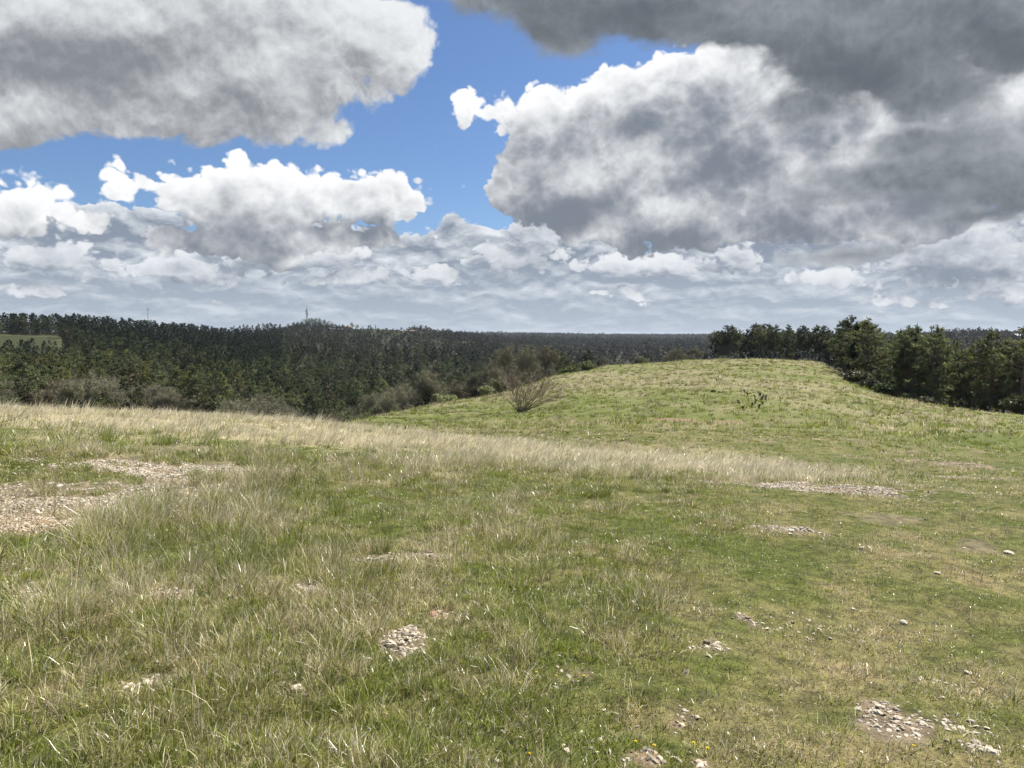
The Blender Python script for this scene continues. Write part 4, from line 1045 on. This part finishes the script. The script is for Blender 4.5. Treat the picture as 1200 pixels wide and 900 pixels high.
# ------------------------------------------------------------------ masts and buildings
def lattice_mast(name, px, r_, H, w, label, cat, dishes):
    x, y = place(px, r_); e = link(name, None); e.location = (x, y, float(height(x, y)) - .3); tag(e, label, cat)
    b = Bag(); L = [np.array([math.cos(a) * w, math.sin(a) * w]) for a in (0.5, 2.6, 4.7)]; n = int(H / (w * 2.2))
    tp = lambda t: 1 - .55 * t
    for k in range(3): b.tube([[L[k][0], L[k][1], 0], [L[k][0] * .45, L[k][1] * .45, H * .86]], w * .14, 4, (.30, .31, .32))
    for i in range(n):
        z0, z1 = H * .86 * i / n, H * .86 * (i + 1) / n; t0, t1 = 1 - .55 * i / n, 1 - .55 * (i + 1) / n
        for k in range(3):
            A, B2 = L[k], L[(k + 1) % 3]
            b.tube([[A[0] * t0, A[1] * t0, z0], [B2[0] * t1, B2[1] * t1, z1]], w * .07, 3, (.30, .31, .32)); b.tube([[A[0] * t1, A[1] * t1, z1], [B2[0] * t1, B2[1] * t1, z1]], w * .07, 3, (.30, .31, .32))
    link("lattice_frame", b.mesh("lattice_frame", M_steel), e)
    b = Bag(); b.tube([[0, 0, H * .8], [0, 0, H]], w * .16, 5, (.28, .29, .30)); link("antenna_rod", b.mesh("antenna_rod", M_steel), e)
    for j, (t, a) in enumerate(dishes):
        b = Bag(); b.box((math.cos(a) * w * 1.0, math.sin(a) * w * 1.0, H * t), (w * .5, w * .35, H * .09), (.45, .46, .47), a); b.tube([[0, 0, H * t], [math.cos(a) * w, math.sin(a) * w, H * t]], w * .08, 4, (.3, .3, .3))
        link("panel_antenna", b.mesh("panel_antenna", M_steel), e)
lattice_mast("lattice_mast", 360, 1325, 36., 1.9, "tall lattice mast with antennas on the wooded knoll of the ridge", "mast", [(.62, .4), (.62, 2.5), (.62, 4.6), (.74, 1.4), (.74, 3.6)])
lattice_mast("thin_mast", 174, 742, 25.5, .55, "thin mast poking above the pine wood on the left ridge", "mast", [(.95, .6), (.95, 2.7)])
def house(px, r_, Lx, Ly, Hw, label, wall, roofc, roofh, name="farmhouse", flat=False, dz=0., win=4):
    x, y = place(px, r_); e = link(name, None); e.location = (x, y, float(height(x, y)) + dz); e.rotation_euler = (0, 0, -math.atan2(x, y)); tag(e, label, "building")
    b = Bag(); b.box((0, 0, Hw / 2 - 1), (Lx, Ly, Hw + 2), wall); 
    link("wall", b.mesh("wall", M_wall), e)
    b = Bag(); o = .5; X, Y = Lx / 2 + o, Ly / 2 + o; V = [(-X, -Y, Hw), (X, -Y, Hw), (X, Y, Hw), (-X, Y, Hw), (-X, 0, Hw + roofh), (X, 0, Hw + roofh), (-X, -Y, Hw + .25), (X, -Y, Hw + .25), (X, Y, Hw + .25), (-X, Y, Hw + .25)]
    b.add(V, [(6, 9, 4), (7, 5, 8)], [(0, 3, 2, 1), (0, 1, 7, 6), (1, 2, 8, 7), (2, 3, 9, 8), (3, 0, 6, 9), (6, 7, 5, 4), (8, 9, 4, 5)], roofc); link("roof", b.mesh("roof", M_roof), e)
    for k in range(win):
        b = Bag(); b.box((-Lx / 2 + Lx * (k + .5) / win, -Ly / 2 - .02, Hw * .55), (Lx / win * .4, .12, Hw * .38), (.05, .06, .07)); link("window", b.mesh("window", M_roof), e)
house(407, 1300, 15, 8, 3.6, "small pale farmhouse with a brown roof on the ridge field", (.50, .46, .38), (.22, .15, .11), 2.4)
house(484.5, 1210, 17, 8, 3.4, "low pale house showing through the scrub below the ridge clump", (.45, .43, .38), (.24, .18, .14), 2.)
house(1212, 1150, 42, 14, 3.2, "long white roofed shed on the forested ridge at the right edge", (.42, .41, .38), (.74, .76, .78), 2.6, "long_shed", dz=5.0, win=6)

# ------------------------------------------------------------------ dead thistles and clods on the hill
def thistle(x, y, H, label, group):
    e = link("dead_thistle", None); e.location = (x, y, float(height(x, y)) - .02); e.rotation_euler = (rng.normal(0, .06), rng.normal(.08, .06), rng.uniform(0, 6)); tag(e, label, "dry plant", group)
    b, h = Bag(), Bag(); dk = np.array([.045, .035, .028])
    P = [np.array([0, 0, 0]), np.array([.02, .01, H * .5]), np.array([.03, 0, H])]; b.tube(P, [.016, .012, .008], 5, dk); heads = [P[-1]]
    for k in range(rng.integers(5, 8)):
        t = rng.uniform(.35, .9); a = rng.uniform(0, 6.28); L = H * rng.uniform(.18, .4); q = np.array([.02, .01, H * t]); q2 = q + np.array([np.cos(a) * L * .6, np.sin(a) * L * .6, L * .8]); b.tube([q, (q + q2) / 2 + [0, 0, -.02], q2], .008, 4, dk); heads.append(q2)
    v0, f0 = ico()
    for q in heads:
        V = v0 * np.array([.045, .045, .055]) * rng.uniform(.8, 1.3) * (1 + rng.uniform(-.25, .25, (12, 1))) + q; h.add(V, f0, None, dk * 1.2)
    V, T, c = spray(np.array([[0, 0, H * z_] for z_ in (.2, .35, .5, .65)]), .12, 3, dk, dk * 2, .07, .2); h.add(V, T, None, c)
    link("stalk", b.mesh("stalk", M_bark), e); link("seed_heads", h.mesh("seed_heads", M_bark), e)
tspots = [(873, 461, .7), (876, 463, .5), (866, 473, .5), (885, 467, .6), (886, 470, .45), (889, 464, .75), (891, 466, .8), (892, 469, .6), (894, 466, .55), (898, 469, .5), (892, 475, .5), (889, 478, .5), (871, 480, .45), (884, 473, .4), (897, 466, .5), (881, 475, .4)]
for px, py, h_ in tspots:
    x, y, z = ground_at(px, py + 2); thistle(x, y, h_ * .72, "dark dead thistle in the cluster on the grassy hill", "dead thistles on the hill slope")
v0, f0 = ico()
def subdiv(v, f):
    v = list(map(tuple, v)); m = {}; nf = []
    def mid(a, b):
        k = (min(a, b), max(a, b))
        if k not in m: p = (np.array(v[a]) + np.array(v[b])) / 2; v.append(tuple(p / np.linalg.norm(p))); m[k] = len(v) - 1
        return m[k]
    for a, b, c in f: ab, bc, ca = mid(a, b), mid(b, c), mid(c, a); nf += [(a, ab, ca), (b, bc, ab), (c, ca, bc), (ab, bc, ca)]
    return np.array(v), np.array(nf)
v1, f1 = subdiv(v0, f0); v2, f2 = subdiv(v1, f1)
def lump(size, seed, rough=.3):
    n = np.array([vnoise(np.array([p[0] * 1.7 + seed]), np.array([p[1] * 1.7 + p[2] * 2.3 + seed * 2]), seed)[0] for p in v2]); n2 = np.array([vnoise(np.array([p[0] * 5 + seed]), np.array([p[1] * 5 + p[2] * 6]), seed + 5)[0] for p in v2])
    V = v2 * (1 + rough * (n[:, None] * 2 - 1) + rough * .35 * (n2[:, None] * 2 - 1)); V = np.sign(V) * np.abs(V) ** .85; return V * np.array(size)
for i, (px, py, s, lab) in enumerate(((836, 459.5, .20, "leftmost of three small dark clods in a line on the hill"), (842.5, 460, .14, "middle one of three small dark clods in a line on the hill"), (848, 460.5, .16, "dark clod on the hill nearest the dead thistles"))):
    x, y, z = ground_at(px, py); b = Bag(); b.add(lump((s * 1.25, s, s * .75), i + 3), f2, None, (.035, .028, .022))
    o = link("earth_clod", b.mesh("earth_clod", M_bark), None, (x, y, z + s * .3)); tag(o, lab, "clod")

# ------------------------------------------------------------------ stones one can point to
ROCKS = [(458, 757, .050, .034, "largest pale limestone lump in the bare patch left of the centre"), (432, 775, .030, .024, "pale stone at the lower left edge of the central stone patch"), (455, 772, .026, .02, "flat pale stone low in the central stone patch"),
 (484, 745, .03, .02, "buff stone near the upper end of the central stone patch"), (508, 721, .055, .022, "reddish brown flat stone at the top of the central stone patch"), (499, 730, .03, .016, "small grey stone beside the reddish flat stone"),
 (551, 890, .028, .016, "grey flat stone in the grass at the bottom edge"), (541, 861, .018, .012, "small pale stone above the grey one at the bottom edge"), (664, 880, .022, .014, "pale stone in the short grass right of the bottom centre"), (609, 865, .014, .011, "tiny pale stone between the two bottom grass tufts"),
 (1059, 731, .042, .026, "white angular stone alone in the short turf on the right"), (973, 749, .016, .012, "small white stone in the turf left of the white angular stone"), (1000, 714, .022, .008, "thin pale stone behind the small white stone in the turf"), (843, 743, .018, .014, "small pale stone beside the brown clump in the turf"),
 (1030, 829, .024, .015, "buff stone at the upper end of the lower right gravel"), (1052, 843, .03, .018, "largest buff stone of the lower right gravel"), (1107, 846, .024, .016, "pale round stone right of the lower right gravel"), (1138, 846, .024, .014, "white stone in the straw near the right edge"), (1104, 818, .02, .014, "pale stone pair member above the lower right gravel"), (1134, 789, .024, .012, "flat stone in the earth scar on the right"),
 (1010, 643, .04, .022, "small pale stone in the turf right of the bright green grass"), (1098, 672, .045, .02, "dark sided pale stone in the right turf"), (1182, 649, .07, .03, "pale stone cluster piece near the right edge"), (348, 808, .045, .030, "buff stone half buried in the tufts at lower left"), (176, 804, .022, .018, "pale stone in the grass near the lower left corner"), (190, 696, .03, .02, "buff stone in the grass left of the centre"),
 (69, 505 + 66, .07, .04, "white stone on the left gravel patch"), (230, 566, .08, .04, "largest white stone at the right end of the left gravel patch"), (500, 648, .05, .03, "brown stone in the small scrape in the middle distance"), (927, 622, .07, .02, "pale flat stone in the small bare spot above the green grass"), (828, 755, .035, .03, "dark brown clump of earth in the right turf")]
for i, (px, py, a, h_, lab) in enumerate(ROCKS):
    a *= .62; h_ *= .5
    x, y, z = ground_at(px, py); b = Bag(); dark = "brown" in lab or "dark brown" in lab; c = (.30, .19, .13) if "reddish" in lab else (.14, .10, .07) if "brown" in lab else (.30, .28, .25) if "grey" in lab else (.52, .47, .39) if "white" in lab else (.52, .44, .33)
    b.add(lump((a, a * rng.uniform(.6, .9), h_), i + 11, .34), f2, None, c); o = link("stone" if "clump" not in lab else "earth_clod", b.mesh("stone", M_stone), None, (x, y, z + h_ * .55)); o.rotation_euler = (rng.normal(0, .12), rng.normal(0, .12), rng.uniform(0, 6)); tag(o, lab, "stone" if "clump" not in lab else "clod")

# ------------------------------------------------------------------ small yellow flowers
M_petal = leaf_material("petals", .3, .5, .3, .1, .0)
def flower(x, y, label, group):
    H = rng.uniform(.035, .06); e = link("yellow_flower", None); e.location = (x, y, float(height(x, y)) - .003); e.rotation_euler = (rng.normal(0, .1), rng.normal(0, .1), rng.uniform(0, 6)); tag(e, label, "flower", group)
    s, h = Bag(), Bag(); s.tube([[0, 0, 0], [.003, 0, H * .6], [.004, 0, H]], .0012, 4, (.08, .14, .03)); link("stem", s.mesh("stem", M_leaf), e)
    for ring, (n, L, up) in enumerate(((11, .0065, .25), (8, .0045, .7))):
        for k in range(n):
            a = 2 * np.pi * k / n + ring; d = np.array([np.cos(a), np.sin(a), up]); o = np.array([-np.sin(a), np.cos(a), 0]) * .002; c0 = np.array([.004, 0, H + .001 * ring])
            h.add([c0 - o * .5, c0 + o * .5, c0 + d * L + o, c0 + d * L * 1.1, c0 + d * L - o], [(0, 1, 2), (0, 2, 4), (4, 2, 3)], None, (.80, .62, .02))
    link("petals", h.mesh("petals", M_petal), e)
for px, py in ((627, 799), (607, 812), (652, 800), (684, 803)):
    x, y, z = ground_at(px, py); flower(x, y, "tiny yellow flower in the short grass just below the centre", "yellow flowers below the centre")
for px, py in ((745, 880), (765, 886), (812, 882), (830, 887), (621, 893), (1072, 883)):
    x, y, z = ground_at(px, py); flower(x, y, "tiny yellow flower in the short grass near the bottom edge", "yellow flowers near the bottom edge")

# ------------------------------------------------------------------ the air
def haze(density):
    m = bpy.data.materials.new("air"); m.use_nodes = True; nt = m.node_tree; nt.nodes.clear()
    v = nt.nodes.new('ShaderNodeVolumePrincipled'); v.inputs['Color'].default_value = (.80, .88, 1.0, 1); v.inputs['Density'].default_value = density; v.inputs['Anisotropy'].default_value = .2
    o = nt.nodes.new('ShaderNodeOutputMaterial'); nt.links.new(v.outputs[0], o.inputs['Volume'])
    zs = [o_.location.z for o_ in sc.objects]
    b = Bag(); zt, zb = HAZE_TOP, -420.; b.box((0, 0, (zt + zb) / 2), (20000, 20000, zt - zb)); me = b.mesh("haze", m); me.materials[0] = m
    o = link("haze", me); tag(o, kind="stuff")
HAZE_TOP = 42.
haze(0.00004)
